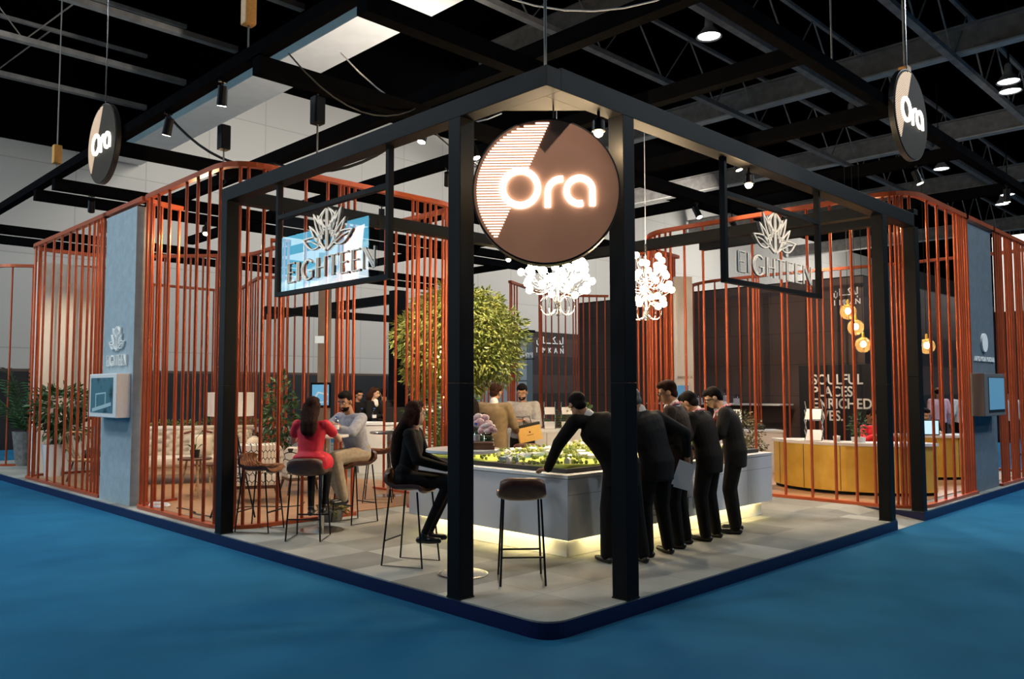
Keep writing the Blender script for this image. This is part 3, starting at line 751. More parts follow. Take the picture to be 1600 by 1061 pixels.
# ================================================================== LAMPS OF THE STAND
TS = [None]
def track_spot(x, y, z, label, target, power, cone=55, bright=True, color=(1, .80, .58)):
    """cylindrical spotlight hung under a beam; head turned to its target"""
    t = thing('track_spotlight', label, 'spotlight', (x, y, z), 0, 'track spotlights on the rigging')
    MB().box(-.05, -.02, -.03, .05, .02, 0).build('adapter', 'black_metal', t)
    MB().cyl((0, 0, -.03), (0, 0, -.12), .012, n=8).build('stem', 'black_metal', t)
    d = (Vector(target)-Vector((x, y, z-.2))).normalized(); c = Vector((0, 0, -.2))
    hd_ = MB().cyl(c-d*.12, c+d*.12, .058, .062, 16).build('head', 'black_metal', t, smooth=False)
    MB().cyl(c+d*.12, c+d*.124, .052, n=16).build('lens', 'spot_lens', hd_)
    if power:
        lamp('spot_beam', 'SPOT', Vector((x, y, z))+c+d*.14, power, color, .05, target, cone, .7, parent=t)
    return t
TS_L = [
 (.125, 9.70, 5.60, 'black track spotlight left of the left round sign', (1.5, 11, 0), 260, 70),
 (.125, 5.55, 5.60, 'black track spotlight lit white under the upper left rigging beam', (.6, 7.2, 0), 260, 60),
 (.125, 7.20, 5.60, 'black track spotlight beside the loop of cable at upper left', (-.0, 8.9, 1.0), 160, 50),
 (.7, 12.1, ZR, 'black track spotlight under the pair of beams at far left', (1.4, 14.5, 2), 300, 60),
 (2.4, 4.45, ZR, 'black track spotlight over the bar stools left of the front posts', (1.0, 4.4, 0), 230, 60),
 (2.2, 8.95, ZR, 'black track spotlight over the cream sofa', (2.2, 8.2, 0), 330, 75),
 (3.4, 4.55, ZR, 'black track spotlight shining on the model table', (3.8, 2.8, .8), 330, 60),
 (4.65, 2.4, ZR+.2, 'black track spotlight above the standing men', (3.2, 2.2, .8), 330, 60),
 (4.65, 6.6, ZR+.2, 'black track spotlight aimed at the tree', (6.0, 8.2, 2.6), 1000, 55),
 (7.3, 6.8, ZR+.2, 'black track spotlight right of the tree', (7.5, 9.6, 1), 450, 75),
 (7.3, 2.6, ZR+.2, 'black track spotlight in line with the right glass sign', (7.6, 1.7, 2), 350, 75),
 (9.2, 4.55, ZR, 'black track spotlight over the back of the golden counter', (8.9, 2.0, .5), 380, 75),
 (10.3, 2.4, ZR+.2, 'black track spotlight over the golden counter', (8.4, 1.3, .5), 650, 60),
 (10.3, .9, ZR+.2, 'black track spotlight near the dark slate panel', (10.6, -.2, 2.3), 220, 40),
 (11.6, 4.55, ZR, 'black track spotlight added to light the white slogan on the black wall', (14.7, 4.4, 1.5), 300, 50),  # extra lamp added to brighten the slogan letters
 (10.5, 4.55, ZR, 'black track spotlight added to light the dark wall lettering behind the right pod', (15.5, 5.5, 3.5), 350, 60),  # extra lamp added to brighten the stand name
 (12.6, .125, 5.52, 'black track spotlight at the right end of the stand', (13.2, .3, 1), 200, 60),
 (5.0, 9.0, ZR, 'black track spotlight over the white bar', (5.3, 9.6, .8), 380, 70),
 (12.0, 6.0, ZR+.2, 'black track spotlight over the pale lit panel', (9.5, 5.0, 2), 300, 50),
]
TS_L[-1] = (7.3, 4.9, ZR+.2, 'black track spotlight over the pale lit panel', (9.6, 5.2, 2), 260, 50)
for a in TS_L: track_spot(*a)
# bright bare lamp heads under the frame beams that catch the soffits
def flood(x, y, z, label, target, power, cone=100):
    t = thing('flood_lamp', label, 'lamp', (x, y, z), 0, 'small bright lamps below the frame')
    MB().cyl((0, 0, 0), (0, 0, -.07), .012, n=8).build('stem', 'black_metal', t)
    MB().lathe([(.02, -.05), (.05, -.08), (.055, -.16), (.04, -.165)]).build('head', 'black_metal', t)
    MB().sph((0, 0, -.17), .038, 12, 8).build('bulb', 'bulb', t)
    lamp('lamp_glow', 'POINT', (x, y, z-.26), power, (1, .68, .36), .05, parent=t)
flood(.72, .10, Z1, 'small bright lamp glowing at the upper right edge of the big round sign', (0, 0, 0), 24)
flood(3.1, .10, Z1, 'small bright lamp at the left hanger of the right glass sign', (0, 0, 0), 20)
flood(1.0, 7.9, 4.3, 'small bright lamp blazing behind the left copper rods', (0, 0, 0), 60)
flood(8.3, 1.0, 4.45, 'small bright lamp at the top of the right copper rods', (0, 0, 0), 45)
flood(4.7, 5.17, Z1, 'small bright lamp under the rear beam left of the chandeliers', (0, 0, 0), 30)

# spotlights added in mid air over the aisles to light the signs
track_spot(-1.9, -1.9, 7.2, 'black spotlight added over the aisle to light the big round sign', (.25, .25, 3.3), 420, 18, color=(1, .86, .72))
track_spot(3.0, -3.2, 6.5, 'black spotlight added over the right aisle to light the right glass sign', (3.6, .05, 3.25), 750, 26)
track_spot(-3.0, 2.6, 6.5, 'black spotlight added over the left aisle to light the left glass sign', (.05, 3.0, 3.25), 420, 24)


# chandeliers: clusters of glowing globes on thin bent arms
BULB = [None]
def chandelier(x, y, z, top, label, R, H, n, seed, power):
    rnd = random.Random(seed)
    t = thing('chandelier', label, 'chandelier', (x, y, z), 0, 'globe chandeliers over the model table')
    MB().cyl((0, 0, H*.9), (0, 0, top-z), .006, n=6).build('cord', 'paper', t)
    MB().cyl((0, 0, -.42), (0, 0, H*.9), .016, n=8).cyl((0, 0, -.42), (0, 0, -.25), .026, n=10).build('stem', 'chrome', t)
    bl = MB(); pts = []; arms = []
    for k in range(n):
        q = (k+.5)/n; a = k*2.39996; zz = H*(q-.35)+rnd.uniform(-.03, .03)
        rr = R*(.35+.65*math.sin(PI*min(1, .25+q*.6)))*rnd.uniform(.75, 1.05)
        p = Vector((rr*math.cos(a), rr*math.sin(a), zz)); pts.append(p)
        bl = MB(); mid = p*.55+Vector((0, 0, -.16-rnd.random()*.08))
        path = [Vector((0, 0, zz*.4))*(1-s)**2+2*s*(1-s)*mid+p*s*s for s in [i/6 for i in range(7)]]
        bl.tube(path, .0045, 5); arms.append(bl.build('arm', 'chrome', t))
    if BULB[0] is None:
        o = MB().sph((0, 0, 0), .043, 12, 8).build('bulb', 'bulb', None, smooth=True); BULB[0] = o.data; bpy.data.objects.remove(o)
    for p, am in zip(pts, arms):
        o = bpy.data.objects.new('bulb', BULB[0]); COL.objects.link(o); o.parent = am; o.location = p
    for k in range(10):
        a = k*.63; pth = [(math.cos(a)*.12+.09*math.cos(s)*math.cos(a), math.sin(a)*.12+.09*math.cos(s)*math.sin(a), -.30+.11*math.sin(s)) for s in [j*.45 for j in range(14)]]
        MB().tube(pth, .003, 4, True).build('wire_loop', 'chrome', t)
    lamp('chandelier_light', 'POINT', (x, y, z+.0), power, (1, .66, .36), .25, parent=t)
chandelier(2.80, 2.42, 3.06, ZR, 'wide globe chandelier glowing just below the big round sign', .42, .40, 44, 3, 160)
chandelier(4.50, 2.38, 3.10, ZR, 'globe chandelier glowing just right of the front right post', .34, .66, 40, 5, 160)

# globe pendants
def pendant(x, y, z, top, label, lit=True):
    t = thing('pendant_lamp', label, 'lamp', (x, y, z), 0, 'glass globe pendants over the golden counter')
    MB().cyl((0, 0, .13), (0, 0, top-z), .004, n=5).build('cord', 'black_metal', t)
    MB().lathe([(0, .20), (.018, .19), (.022, .11), (.03, .10)]).build('socket', 'gold', t)
    MB().sph((0, 0, 0), .125, 20, 14).build('globe', 'amber_glass', t, smooth=True)
    MB().sph((0, 0, .01), .042, 12, 8, (1, 1, 1.2)).build('bulb', 'bulb', t, smooth=True)
    if lit: lamp('pendant_light', 'POINT', (x, y, z), 16, (1, .62, .28), .04, parent=t)
pendant(8.68, 1.47, 3.01, ZR, 'amber glass globe pendant, highest of the three over the golden counter')
pendant(8.77, 1.39, 2.76, ZR, 'amber glass globe pendant, middle of the three over the golden counter')
pendant(8.85, 1.31, 2.48, ZR, 'amber glass globe pendant, lowest of the three over the golden counter')
pendant(9.64, .62, 2.46, ZR, 'glass globe pendant by itself right of the post at the ramp')

# chain hoists, cables, motors on the rigging
def chain(x, y, z0, z1, label, motor=None, mcol='black_paint'):
    t = thing('hoist_chain', label, 'chain', (x, y, z0), 0, 'hoist chains above the stand')
    MB().cyl((0, 0, 0), (0, 0, z1-z0), .012, n=5).build('chain_run', 'truss', t)
    MB().tube([(0, 0, .02), (.04, 0, -.03), (0, 0, -.08), (-.04, 0, -.03)], .01, 5, True).build('hook', 'black_metal', t)
    if motor: MB().bbox(-.07, -.07, motor-z0, .07, .07, motor-z0+.34, .02).build('motor', mcol, t)
my = pm('hook_yellow', (.55, .26, .05), .5, noise=.1)
chain(.15, .15, Z2+.06, 12, 'hoist chain rising from the corner of the black frame above the round sign')
chain(.125, 4.9, ZR+.38, 12, 'hoist chain with yellow hook block at the top left of the photo', ZR+.7, my)
chain(.125, 12.2, ZR+.38, 12, 'hoist chain at far left holding the long rigging beam', ZR+.5, my)
chain(.6, 6.5, 4.62, ZR-.0, 'black hoist motor hanging over the left lounge, left one', 5.02)
chain(.9, 4.62, 4.62, ZR-.0, 'black hoist motor hanging over the left lounge, right one', 5.0)
chain(3.2, 4.55, ZR-.8, ZR, 'black hoist motor with red tag above the left glass sign', ZR-.75)
chain(7.6, .125, ZR+.30, 12, 'hoist chain with yellow hook right of the right round sign', ZR+.6, my)
chain(5.2, .125, ZR+.30, 12, 'hoist chain between the right glass sign and the right round sign')
def cable(pts, label, r=.014, mat='cable'):
    ps = [Vector(p) for p in pts]; out = []
    for a, b in zip(ps[:-1], ps[1:]):
        for k in range(10):
            q = k/10; p = a.lerp(b, q); sag = (a-b).length*.16; p.z -= sag*4*q*(1-q); out.append(p)
    out.append(ps[-1]); o = ps[0]
    ob = MB().tube([p-o for p in out], r, 6).build('hanging_cable', mat); ob.location = o
    tag(ob, label, 'cable')
cable([(.15, 7.3, 5.6), (1.2, 6.2, 4.9), (2.45, 4.55, ZR)], 'thick black cable sagging over the left lounge from beam to beam', .02)
cable([(.15, 4.0, ZR+.1), (2.4, 4.5, ZR+.2)], 'thin black cable sagging from the top left rigging beam', .01)
cable([(2.45, 4.5, ZR), (5.2, 4.55, ZR)], 'black cable sagging behind the front left post', .012)
cable([(1.2, 4.6, ZR+.6), (4.0, 4.6, ZR+.5)], 'white cable loop hanging high left of the round sign', .010, 'paper')
cable([(.4, 2.5, 6.4), (2.3, .3, ZR+.25)], 'thin white cable draped above the round sign', .008, 'paper')
# ================================================================== COUNTERS AND TABLES
F = HP+.012
def stroke_text(t, txt, size, fr_, mat='letter_white', depth=.012, bold=.002, align='LEFT', name='lettering', sx=1., spacing=1.):
    b = MB(); text_into(b, txt, size, fr_, depth, bold, align, sx, spacing); return b.build(name, mat, t)
# model table
t = thing('model_table', 'large pale grey model table with glowing plinth at the centre of the stand', 'table', (1.72, 1.33, HP))
L_, D_ = 4.08, 2.5
MB().bbox(.10, .10, 0, L_-.10, D_-.10, .17, .005).build('plinth', 'white_gloss', t)
MB().box(.085, .085, .165, L_-.085, D_-.085, .183).build('light_strip', 'led_strip', t)
MB().bbox(0, 0, .185, L_, D_, .775, .006).build('body', 'counter_body', t)
MB().bbox(-.008, -.008, .78, L_+.008, D_+.008, .815, .006).build('top', 'counter_top', t)
f = frame_of((1.35, -.001, .28), (0, -1, 0)); b = MB(); eighteen(b, f, 1.3, .13, .014, 0, .006); b.build('lettering', 'pillar_grey', t)
for k, (p, q, s) in enumerate((((.3, .06), (L_-.3, .06), 18), ((.06, .3), (.06, D_-.3), 12))):
    lamp('plinth_glow', 'AREA', (1.72+(p[0]+q[0])/2, 1.33+(p[1]+q[1])/2, HP+.178), 8 if k == 0 else 5.5, (1, .80, .34), .1, (1.72+(p[0]+q[0])/2, 1.33+(p[1]+q[1])/2-(.3 if k == 0 else 0), 0), parent=t)
    l = [o for o in bpy.data.objects if o.name.startswith('plinth_glow')][-1]; l.data.shape = 'RECTANGLE'; l.data.size = (q[0]-p[0] if k == 0 else .06); l.data.size_y = (.06 if k == 0 else q[1]-p[1]); l.rotation_euler = (0, 0, 0)
    l.location.y -= .0 if k else .03; l.location.x -= .03 if k else 0
# landscape model
t = thing('landscape_model', 'green architectural landscape model with tiny trees and white houses', 'model', (1.72, 1.33, HP+.816))
X0, Y0, X1, Y1 = .12, .12, L_-.12, D_-.12
MB().bbox(X0, Y0, 0, X1, Y1, .045, .004).build('tray', 'booth_black', t)
n = 40; vs = []; rnd = random.Random(3)
def hgt(x, y): return .05+.018*math.sin(x*2.3+1)*math.cos(y*2.9)+.012*math.sin(x*6+y*4)
gx = [X0+.03+(X1-X0-.06)*i/n for i in range(n+1)]; gy = [Y0+.03+(Y1-Y0-.06)*j/n for j in range(n+1)]
b = MB(); b.add([(x, y, hgt(x, y)+.01) for y in gy for x in gx], [(j*(n+1)+i, j*(n+1)+i+1, (j+1)*(n+1)+i+1, (j+1)*(n+1)+i) for j in range(n) for i in range(n)])
edge = [j*(n+1)+i for i, j in [(i, 0) for i in range(n+1)]+[(n, j) for j in range(1, n+1)]+[(i, n) for i in range(n-1, -1, -1)]+[(0, j) for j in range(n-1, 0, -1)]]
m0 = len(b.v); b.v += [(b.v[e][0], b.v[e][1], .04) for e in edge]; b.f += [(edge[k], edge[(k+1) % len(edge)], m0+(k+1) % len(edge), m0+k) for k in range(len(edge))]
b.build('terrain', pm('model_grass', (.30, .38, .05), .9, col2=(.50, .56, .10), nscale=3), t, smooth=True)
b = MB(); b.ribbon([(x, .9+.5*math.sin(x*1.6)) for x in [X0+.2+.15*k for k in range(24)]], .22, (Vector((0, 0, 0)), Vector((1, 0, 0)), Vector((0, 1, 0)), Vector((0, 0, 1))), .05, .088); b.build('lake', pm('lake', (.30, .42, .55), .1, noise=.1, nscale=10), t)
b = MB()
for k in range(900):
    x = rnd.uniform(X0+.05, X1-.05); y = rnd.uniform(Y0+.05, Y1-.05); s = rnd.uniform(.012, .026)
    b.sph((x, y, hgt(x, y)+.01+s), s, 6, 4, (1, 1, rnd.uniform(.9, 1.4)))
o = b.build('miniature_trees', pm('model_tree', (.05, .09, .02), .9, col2=(.36, .40, .12), nscale=9), t); o['kind'] = 'stuff'
hs = MB().box(-.03, -.022, 0, .03, .022, .03).add([(-.032, -.025, .03), (.032, -.025, .03), (.032, .025, .03), (-.032, .025, .03), (-.03, 0, .045), (.03, 0, .045)], [(0, 1, 5, 4), (2, 3, 4, 5), (0, 4, 3), (1, 2, 5)])
h0 = hs.build('miniature_house', 'white_gloss'); hm = h0.data; bpy.data.objects.remove(h0)
for k in range(95):
    x = rnd.uniform(X0+.1, X1-.1); y = rnd.uniform(Y0+.1, Y1-.1); o = bpy.data.objects.new('miniature_house', hm); COL.objects.link(o); o.parent = t
    o.location = (x, y, hgt(x, y)+.008); o.rotation_euler = (0, 0, rnd.choice((0, .5, 1.2, 2.1))); o.scale = (rnd.uniform(.8, 1.7), rnd.uniform(.8, 1.4), rnd.uniform(.8, 1.6))

# golden curved counters
def gold_counter(cx, cy, rx, ry, a0, a1, h, th, label):
    t = thing('golden_counter', label, 'counter', (cx, cy, F), 0, 'golden curved counters')
    def ring(ro, ri, z0, z1, n=36):
        vs = []; fs = []
        for k in range(n+1):
            a = math.radians(a0+(a1-a0)*k/n); c, s = math.cos(a), math.sin(a)
            for r, z in ((ro, z0), (ro, z1), (ri, z1), (ri, z0)): vs.append(((rx+r)*c, (ry+r)*s, z))
        for k in range(n):
            for j in range(4): fs.append((k*4+j, k*4+(j+1) % 4, (k+1)*4+(j+1) % 4, (k+1)*4+j))
        fs += [(0, 1, 2, 3), (n*4+3, n*4+2, n*4+1, n*4)]
        return MB().add(vs, fs)
    ring(0, -th, .05, h-.045).build('front', 'gold', t, smooth=False)
    ring(.03, -th-.02, h-.045, h).build('worktop', 'white_gloss', t)
    ring(-.03, -th+.03, 0, .05).build('plinth', 'black_paint', t)
    for k in range(5):
        a = math.radians(a0+(a1-a0)*(k+.5)/5); c, s = math.cos(a), math.sin(a)
        MB().cyl(((rx+.001)*c, (ry+.001)*s, .06), ((rx+.001)*c, (ry+.001)*s, h-.05), .006, n=6).build('panel_joint', 'dark_wood', t)
    return t
gold_counter(9.7, 1.75, 1.35, 1.45, 128, 250, .80, .50, 'golden curved reception counter with white top on the right')
gold_counter(12.6, 1.55, 1.2, .9, 150, 265, .80, .45, 'second golden curved counter behind the first, by the man with a laptop')

# white bars
def white_bar(x, y, rz, w, d, h, label, flare=.1, name='white_counter'):
    t = thing(name, label, 'counter', (x, y, HP), rz, 'white bar counters')
    b = MB(); a = flare
    b.add([(-w/2+a, -d/2+a*.6, 0), (w/2-a, -d/2+a*.6, 0), (w/2-a, d/2, 0), (-w/2+a, d/2, 0), (-w/2, -d/2, h-.05), (w/2, -d/2, h-.05), (w/2, d/2, h-.05), (-w/2, d/2, h-.05)],
          [(3, 2, 1, 0), (4, 5, 6, 7), (0, 1, 5, 4), (1, 2, 6, 5), (2, 3, 7, 6), (3, 0, 4, 7)])
    b.build('body', 'white_gloss', t); MB().bbox(-w/2-.015, -d/2-.015, h-.05, w/2+.015, d/2+.015, h, .006).build('top', 'counter_top', t)
    MB().box(-.004, -d/2-.003, .1, .004, -d/2+.05, h-.06).build('joint_line', 'truss', t)
    return t
VR = math.radians(-45)
white_bar(5.75, 9.35, VR, 1.75, .6, 1.0, 'white flared bar counter in front of the dark suited staff at the back left')
white_bar(5.66, 5.26, VR, 1.3, .50, 1.0, 'white counter with folding brochure racks behind the leaning man')
white_bar(6.75, 4.15, VR, 1.5, .5, .88, 'white counter end beyond the leaning man, hidden by the group')
t = white_bar(10.15, 4.85, math.radians(-45), 2.6, .55, .84, 'white counter holding a white vase behind the potted shrub at right', .0)
# long low white planter with hedge behind the sofa
t = thing('long_planter', 'long low white planter with a green hedge behind the cream sofa', 'planter', (4.3, 14.2, HP), math.radians(-8))
MB().bbox(-1.6, -.22, 0, 2.6, .22, .78, .01).build('trough', 'white_gloss', t)
MB().box(-1.57, -.19, .70, 2.57, .19, .79).build('soil', 'soil', t)

# bar tables
def bar_table(x, y, r, h, label, top='table_white', base=.23):
    t = thing('bar_table', label, 'table', (x, y, HP), 0, 'round bar tables')
    MB().lathe([(0, h-.035), (r*.9, h-.035), (r, h-.025), (r, h-.006), (r-.006, h), (0, h)], n=40).build('tabletop', top, t)
    MB().lathe([(0, .012), (.035, .02), (.035, h-.04), (0, h-.04)], n=20).build('column', 'chrome', t, smooth=False)
    MB().lathe([(0, 0), (base, 0), (base, .008), (base-.02, .014), (.05, .022), (0, .022)], n=36).build('base_plate', 'chrome', t)
    return t
bar_table(.62, 1.62, .335, 1.12, 'white round bar table beside the front left post where the long haired woman sits')
bar_table(.95, 4.51, .31, 1.12, 'white round bar table between the woman in red and the man in grey', base=.27)
bar_table(3.35, 6.45, .30, 1.0, 'dark round bar table beside the brown stool at the back', 'chrome')

# leather bar stools
def stool_proto(label):
    t = thing('bar_stool', label, 'stool', (0, 0, HP), 0, 'leather bar stools around the bar tables')
    # seat shell (front = +y)
    prof = [(.20, .700), (.17, .735), (.10, .742), (0, .735), (-.10, .735), (-.16, .76), (-.20, .82), (-.215, .885), (-.20, .905)]
    nu = 12; top = []; bot = []
    for i, (y, z) in enumerate(prof):
        for k in range(nu+1):
            u = -1+2*k/nu; wv = .205*(1 - .10*max(0, i-5)/3); bend = max(0, (i-3))/5
            yy = y + (.06*u*u if i >= 4 else 0)*bend; zz = z + .035*abs(u)**3*(1-bend*.5) - (.05*abs(u)**4 if i >= 6 else 0)
            top.append(Vector((u*wv, yy, zz)))
            a = Vector((0, prof[min(i+1, 8)][0]-prof[max(i-1, 0)][0], prof[min(i+1, 8)][1]-prof[max(i-1, 0)][1])).normalized(); nrm = Vector((0, a.z, -a.y))
            if nrm.z > 0: nrm = -nrm
            if i >= 6: nrm = Vector((0, -1, -.1)).normalized()
            bot.append(Vector((u*wv, yy, zz))+nrm*.035)
    m = len(top); W_ = nu+1; fs = []
    for i in range(len(prof)-1):
        for k in range(nu): fs.append((i*W_+k, i*W_+k+1, (i+1)*W_+k+1, (i+1)*W_+k))
    seat = MB().add(top, fs); 
    e = [k for k in range(W_)]+[i*W_+nu for i in range(1, len(prof))]+[(len(prof)-1)*W_+k for k in range(nu-1, -1, -1)]+[i*W_ for i in range(len(prof)-2, 0, -1)]
    seat.build('seat_pad', 'leather_tan', t, smooth=True)
    sh = MB().add(bot+top, fs+[(e[k], e[(k+1) % len(e)], m+e[(k+1) % len(e)], m+e[k]) for k in range(len(e))]); sh.build('seat_shell', 'leather_brown', t, smooth=True)
    q = MB()
    for s in range(-4, 5):
        for sg in (-1, 1):
            pts = []
            for i in range(1, 8):
                u = s*.22+sg*(i-4)*.12
                if abs(u) < .95:
                    k = int(round((u+1)/2*nu)); p = top[i*W_+k]; pts.append(Vector((u*.205, p.y, p.z+.003)) if i < 6 else Vector((u*.2, p.y+.004, p.z)))
            if len(pts) > 1: q.tube(pts, .003, 4)
    q.build('quilting', 'leather_brown', t)
    for sx in (-1, 1):
        MB().tube([(sx*.16, .13, .70), (sx*.19, .20, .012), (sx*.19, -.22, .012), (sx*.16, -.15, .72)], .0095, 8).build('leg', 'black_metal', t)
    MB().cyl((-.178, .176, .24), (.178, .176, .24), .009, n=8).build('footrest', 'black_metal', t)
    MB().cyl((-.178, -.19, .24), (.178, -.19, .24), .008, n=8).build('crossbar', 'black_metal', t)
    return t
st = stool_proto('brown leather bar stool under the woman in red')
def face(dx, dy): return math.atan2(dy, dx)-PI/2
st.location = (.57, 4.15, HP); st.rotation_euler = (0, 0, face(.73, .68))
for x, y, d, l in ((.44, 5.0, (.56, -.83), 'empty brown quilted bar stool right of the left black post'), (1.55, 4.72, (-1, -.1), 'brown leather bar stool under the man in the grey shirt'),
                   (2.85, 6.05, (-.9, .75), 'empty brown bar stool at the back beside the dark round table'), (.56, 2.28, (.43, -.9), 'brown leather bar stool under the woman with long dark hair'),
                   (.80, 1.06, (.66, .75), 'empty brown bar stool in front of the pale model table, back to us'), (4.02, 4.10, (.75, .66), 'tan quilted stool back showing beyond the landscape model')):
    dup(st, (x, y, HP), face(*d), l)

# ================================================================== LOUNGE FURNITURE
def capitone(w, h, nx, nz):
    """tufted cushion front in XZ, bulging to -y"""
    vs = []; fs = []; N1, N2 = nx*8, nz*8
    for j in range(N2+1):
        for i in range(N1+1):
            u = i/N1*nx; v = j/N2*nz
            d = min(math.hypot((u-round(u)), (v-round(v))), math.hypot(u-(math.floor(u)+.5), v-(math.floor(v)+.5)))
            vs.append((-w/2+w*i/N1, -.05*min(1, d*2.6)**.6, h*j/N2))
    for j in range(N2):
        for i in range(N1): fs.append((j*(N1+1)+i, j*(N1+1)+i+1, (j+1)*(N1+1)+i+1, (j+1)*(N1+1)+i))
    return vs, fs
t = thing('tufted_sofa', 'cream deep buttoned sofa behind the left copper screen', 'sofa', (1.95, 10.65, F), math.radians(-28))
MB().bbox(-1.25, -.38, .16, 1.25, .42, .30, .03).build('base', 'cream_fabric', t)
MB().bbox(-1.05, -.46, .30, 1.05, .25, .46, .05).build('seat_cushion', 'cream_fabric', t)
MB().bbox(-1.12, .24, .30, 1.12, .44, .92, .05).build('backrest', 'cream_fabric', t)
vs, fs = capitone(2.1, .44, 9, 3); MB().add(vs, fs).xf(Matrix.Translation((0, .24, .46))).build('tufted_back', 'cream_fabric', t, smooth=True)
MB().cyl((-1.15, .30, .93), (1.15, .30, .93), .055, n=14).build('back_roll', 'cream_fabric', t, smooth=True)
bt = MB()
for v in range(4):
    for u in range(10):
        bt2 = (-1.05+2.1*u/9, .238, .46+.44*v/3); bt.sph(bt2, .012, 6, 4)
bt.build('buttons', 'rattan', t)
for s in (-1, 1):
    MB().bbox(s*1.15-.11, -.42, .16, s*1.15+.11, .40, .64, .04).build('armrest', 'cream_fabric', t)
    MB().cyl((s*1.15, -.43, .66), (s*1.15, .38, .66), .12, n=16).build('arm_roll', 'cream_fabric', t, smooth=True)
    for yy in (-.32, .34): MB().cyl((s*1.1, yy, 0), (s*1.1, yy, .17), .02, .03, 8).build('leg', 'dark_wood', t)
def cushion(x, y, z, rz, w, label, mat):
    b = MB(); n_ = 10; vs = []
    for sg in (-1, 1):
        for j in range(n_+1):
            for i in range(n_+1):
                u = -1+2*i/n_; v = -1+2*j/n_; e_ = (1-u**4)*(1-v**4); vs.append((u*w/2*(1-.06*v*v), sg*.09*e_**.6, w/2+v*w/2*(1-.06*u*u)))
    A = (n_+1)**2; fs = []
    for q in (0, A):
        for j in range(n_):
            for i in range(n_): fs.append((q+j*(n_+1)+i, q+j*(n_+1)+i+1, q+(j+1)*(n_+1)+i+1, q+(j+1)*(n_+1)+i))
    o = b.add(vs, fs).build('cushion', mat, smooth=True); o.location = (x, y, z); o.rotation_euler = (math.radians(-14), 0, rz); tag(o, label, 'cushion', 'cushions on the cream sofa'); return o
cushion(1.05, 10.90, F+.47, math.radians(-40), .42, 'plain cream cushion at the left end of the tufted sofa', 'cream_fabric')
cushion(2.1, 10.38, F+.47, math.radians(-28), .38, 'plain cream cushion in the middle of the tufted sofa', 'cream_fabric')
cushion(2.70, 10.06, F+.47, math.radians(-20), .40, 'patterned cushion at the right end of the tufted sofa', pm('pattern_cushion', (.20, .16, .12), .9, col2=(.62, .56, .46), nscale=28))
hexm = pm('hexagon_fabric', (.72, .68, .60), .85)
def hexmat():
    """hexagon outlines computed in object space: u = x+y, v = z"""
    nt = hexm.node_tree; b = nt.nodes['Principled BSDF']; L = nt.links.new
    def mth(op, a, c=None, v=None):
        n = nt.nodes.new('ShaderNodeMath'); n.operation = op
        if isinstance(a, (int, float)): n.inputs[0].default_value = a
        else: L(a, n.inputs[0])
        if c is not None:
            if isinstance(c, (int, float)): n.inputs[1].default_value = c
            else: L(c, n.inputs[1])
        return n.outputs[0]
    tc = nt.nodes.new('ShaderNodeTexCoord'); sp = nt.nodes.new('ShaderNodeSeparateXYZ'); L(tc.outputs['Object'], sp.inputs[0])
    S_ = 13.
    u = mth('ADD', mth('MULTIPLY', mth('ADD', sp.outputs[0], sp.outputs[1]), S_), 200.); v = mth('ADD', mth('MULTIPLY', sp.outputs[2], S_*.62*1.0), 100.)
    ax = mth('SUBTRACT', mth('MODULO', u, 1.), .5); ay = mth('SUBTRACT', mth('MODULO', v, 1.732), .866)
    bx = mth('SUBTRACT', mth('MODULO', mth('SUBTRACT', u, .5), 1.), .5); by = mth('SUBTRACT', mth('MODULO', mth('SUBTRACT', v, .866), 1.732), .866)
    def hexd(x, y):
        x = mth('ABSOLUTE', x); y = mth('ABSOLUTE', y)
        return mth('MAXIMUM', x, mth('ADD', mth('MULTIPLY', x, .5), mth('MULTIPLY', y, .866)))
    d = mth('MINIMUM', hexd(ax, ay), hexd(bx, by))
    r = nt.nodes.new('ShaderNodeValToRGB'); r.color_ramp.interpolation = 'CONSTANT'
    r.color_ramp.elements[0].color = (.75, .70, .62, 1); r.color_ramp.elements[1].position = .445; r.color_ramp.elements[1].color = (.03, .025, .02, 1)
    L(d, r.inputs[0]); L(r.outputs[0], b.inputs['Base Color'])
hexmat()
def armchair(x, y, rz, label, w=.72, d=.68, bh=.80, back='hex'):
    t = thing('lounge_armchair', label, 'armchair', (x, y, F), rz, 'hexagon patterned armchairs')
    MB().bbox(-w/2, -d/2, .26, w/2, d/2, .44, .04).build('seat', hexm, t)
    pts = arc(0, 0, 1, 200, -20, 20); ring = [(p[0]*w/2*.98, p[1]*d/2*.9+.02) for p in pts]
    b = MB(); n_ = len(ring); vs = []
    for i, p in enumerate(ring):
        q = math.sin(PI*i/(n_-1)); h_ = .56+(bh-.56)*min(1, q*1.5)
        o = Vector(p); dd = o.normalized()
        for r_, z_ in ((0, .42), (.07, .42), (.09, h_), (.045, h_+.03), (.0, h_)): vs.append((o.x+dd.x*(r_-.05), o.y+dd.y*(r_-.05), z_))
    fs = [(i*5+k, i*5+(k+1) % 5, (i+1)*5+(k+1) % 5, (i+1)*5+k) for i in range(n_-1) for k in range(5)]+[(0, 1, 2, 3, 4), tuple(5*(n_-1)+k for k in (4, 3, 2, 1, 0))]
    b.add(vs, fs).build('curved_back', hexm, t, smooth=False)
    MB().bbox(-w/2+.03, -d/2+.03, .215, w/2-.03, d/2-.03, .26, .01).build('seat_frame', 'dark_wood', t)
    for sx in (-1, 1):
        for sy in (-1, 1): MB().cyl((sx*(w/2-.02), sy*(d/2-.04), 0), (sx*(w/2-.07), sy*(d/2-.09), .22), .015, .026, 8).build('leg', 'dark_wood', t)
    return t
armchair(1.55, 7.35, math.radians(150), 'hexagon patterned armchair seen from behind, partly hidden by the left black post', .80, .70, .84)
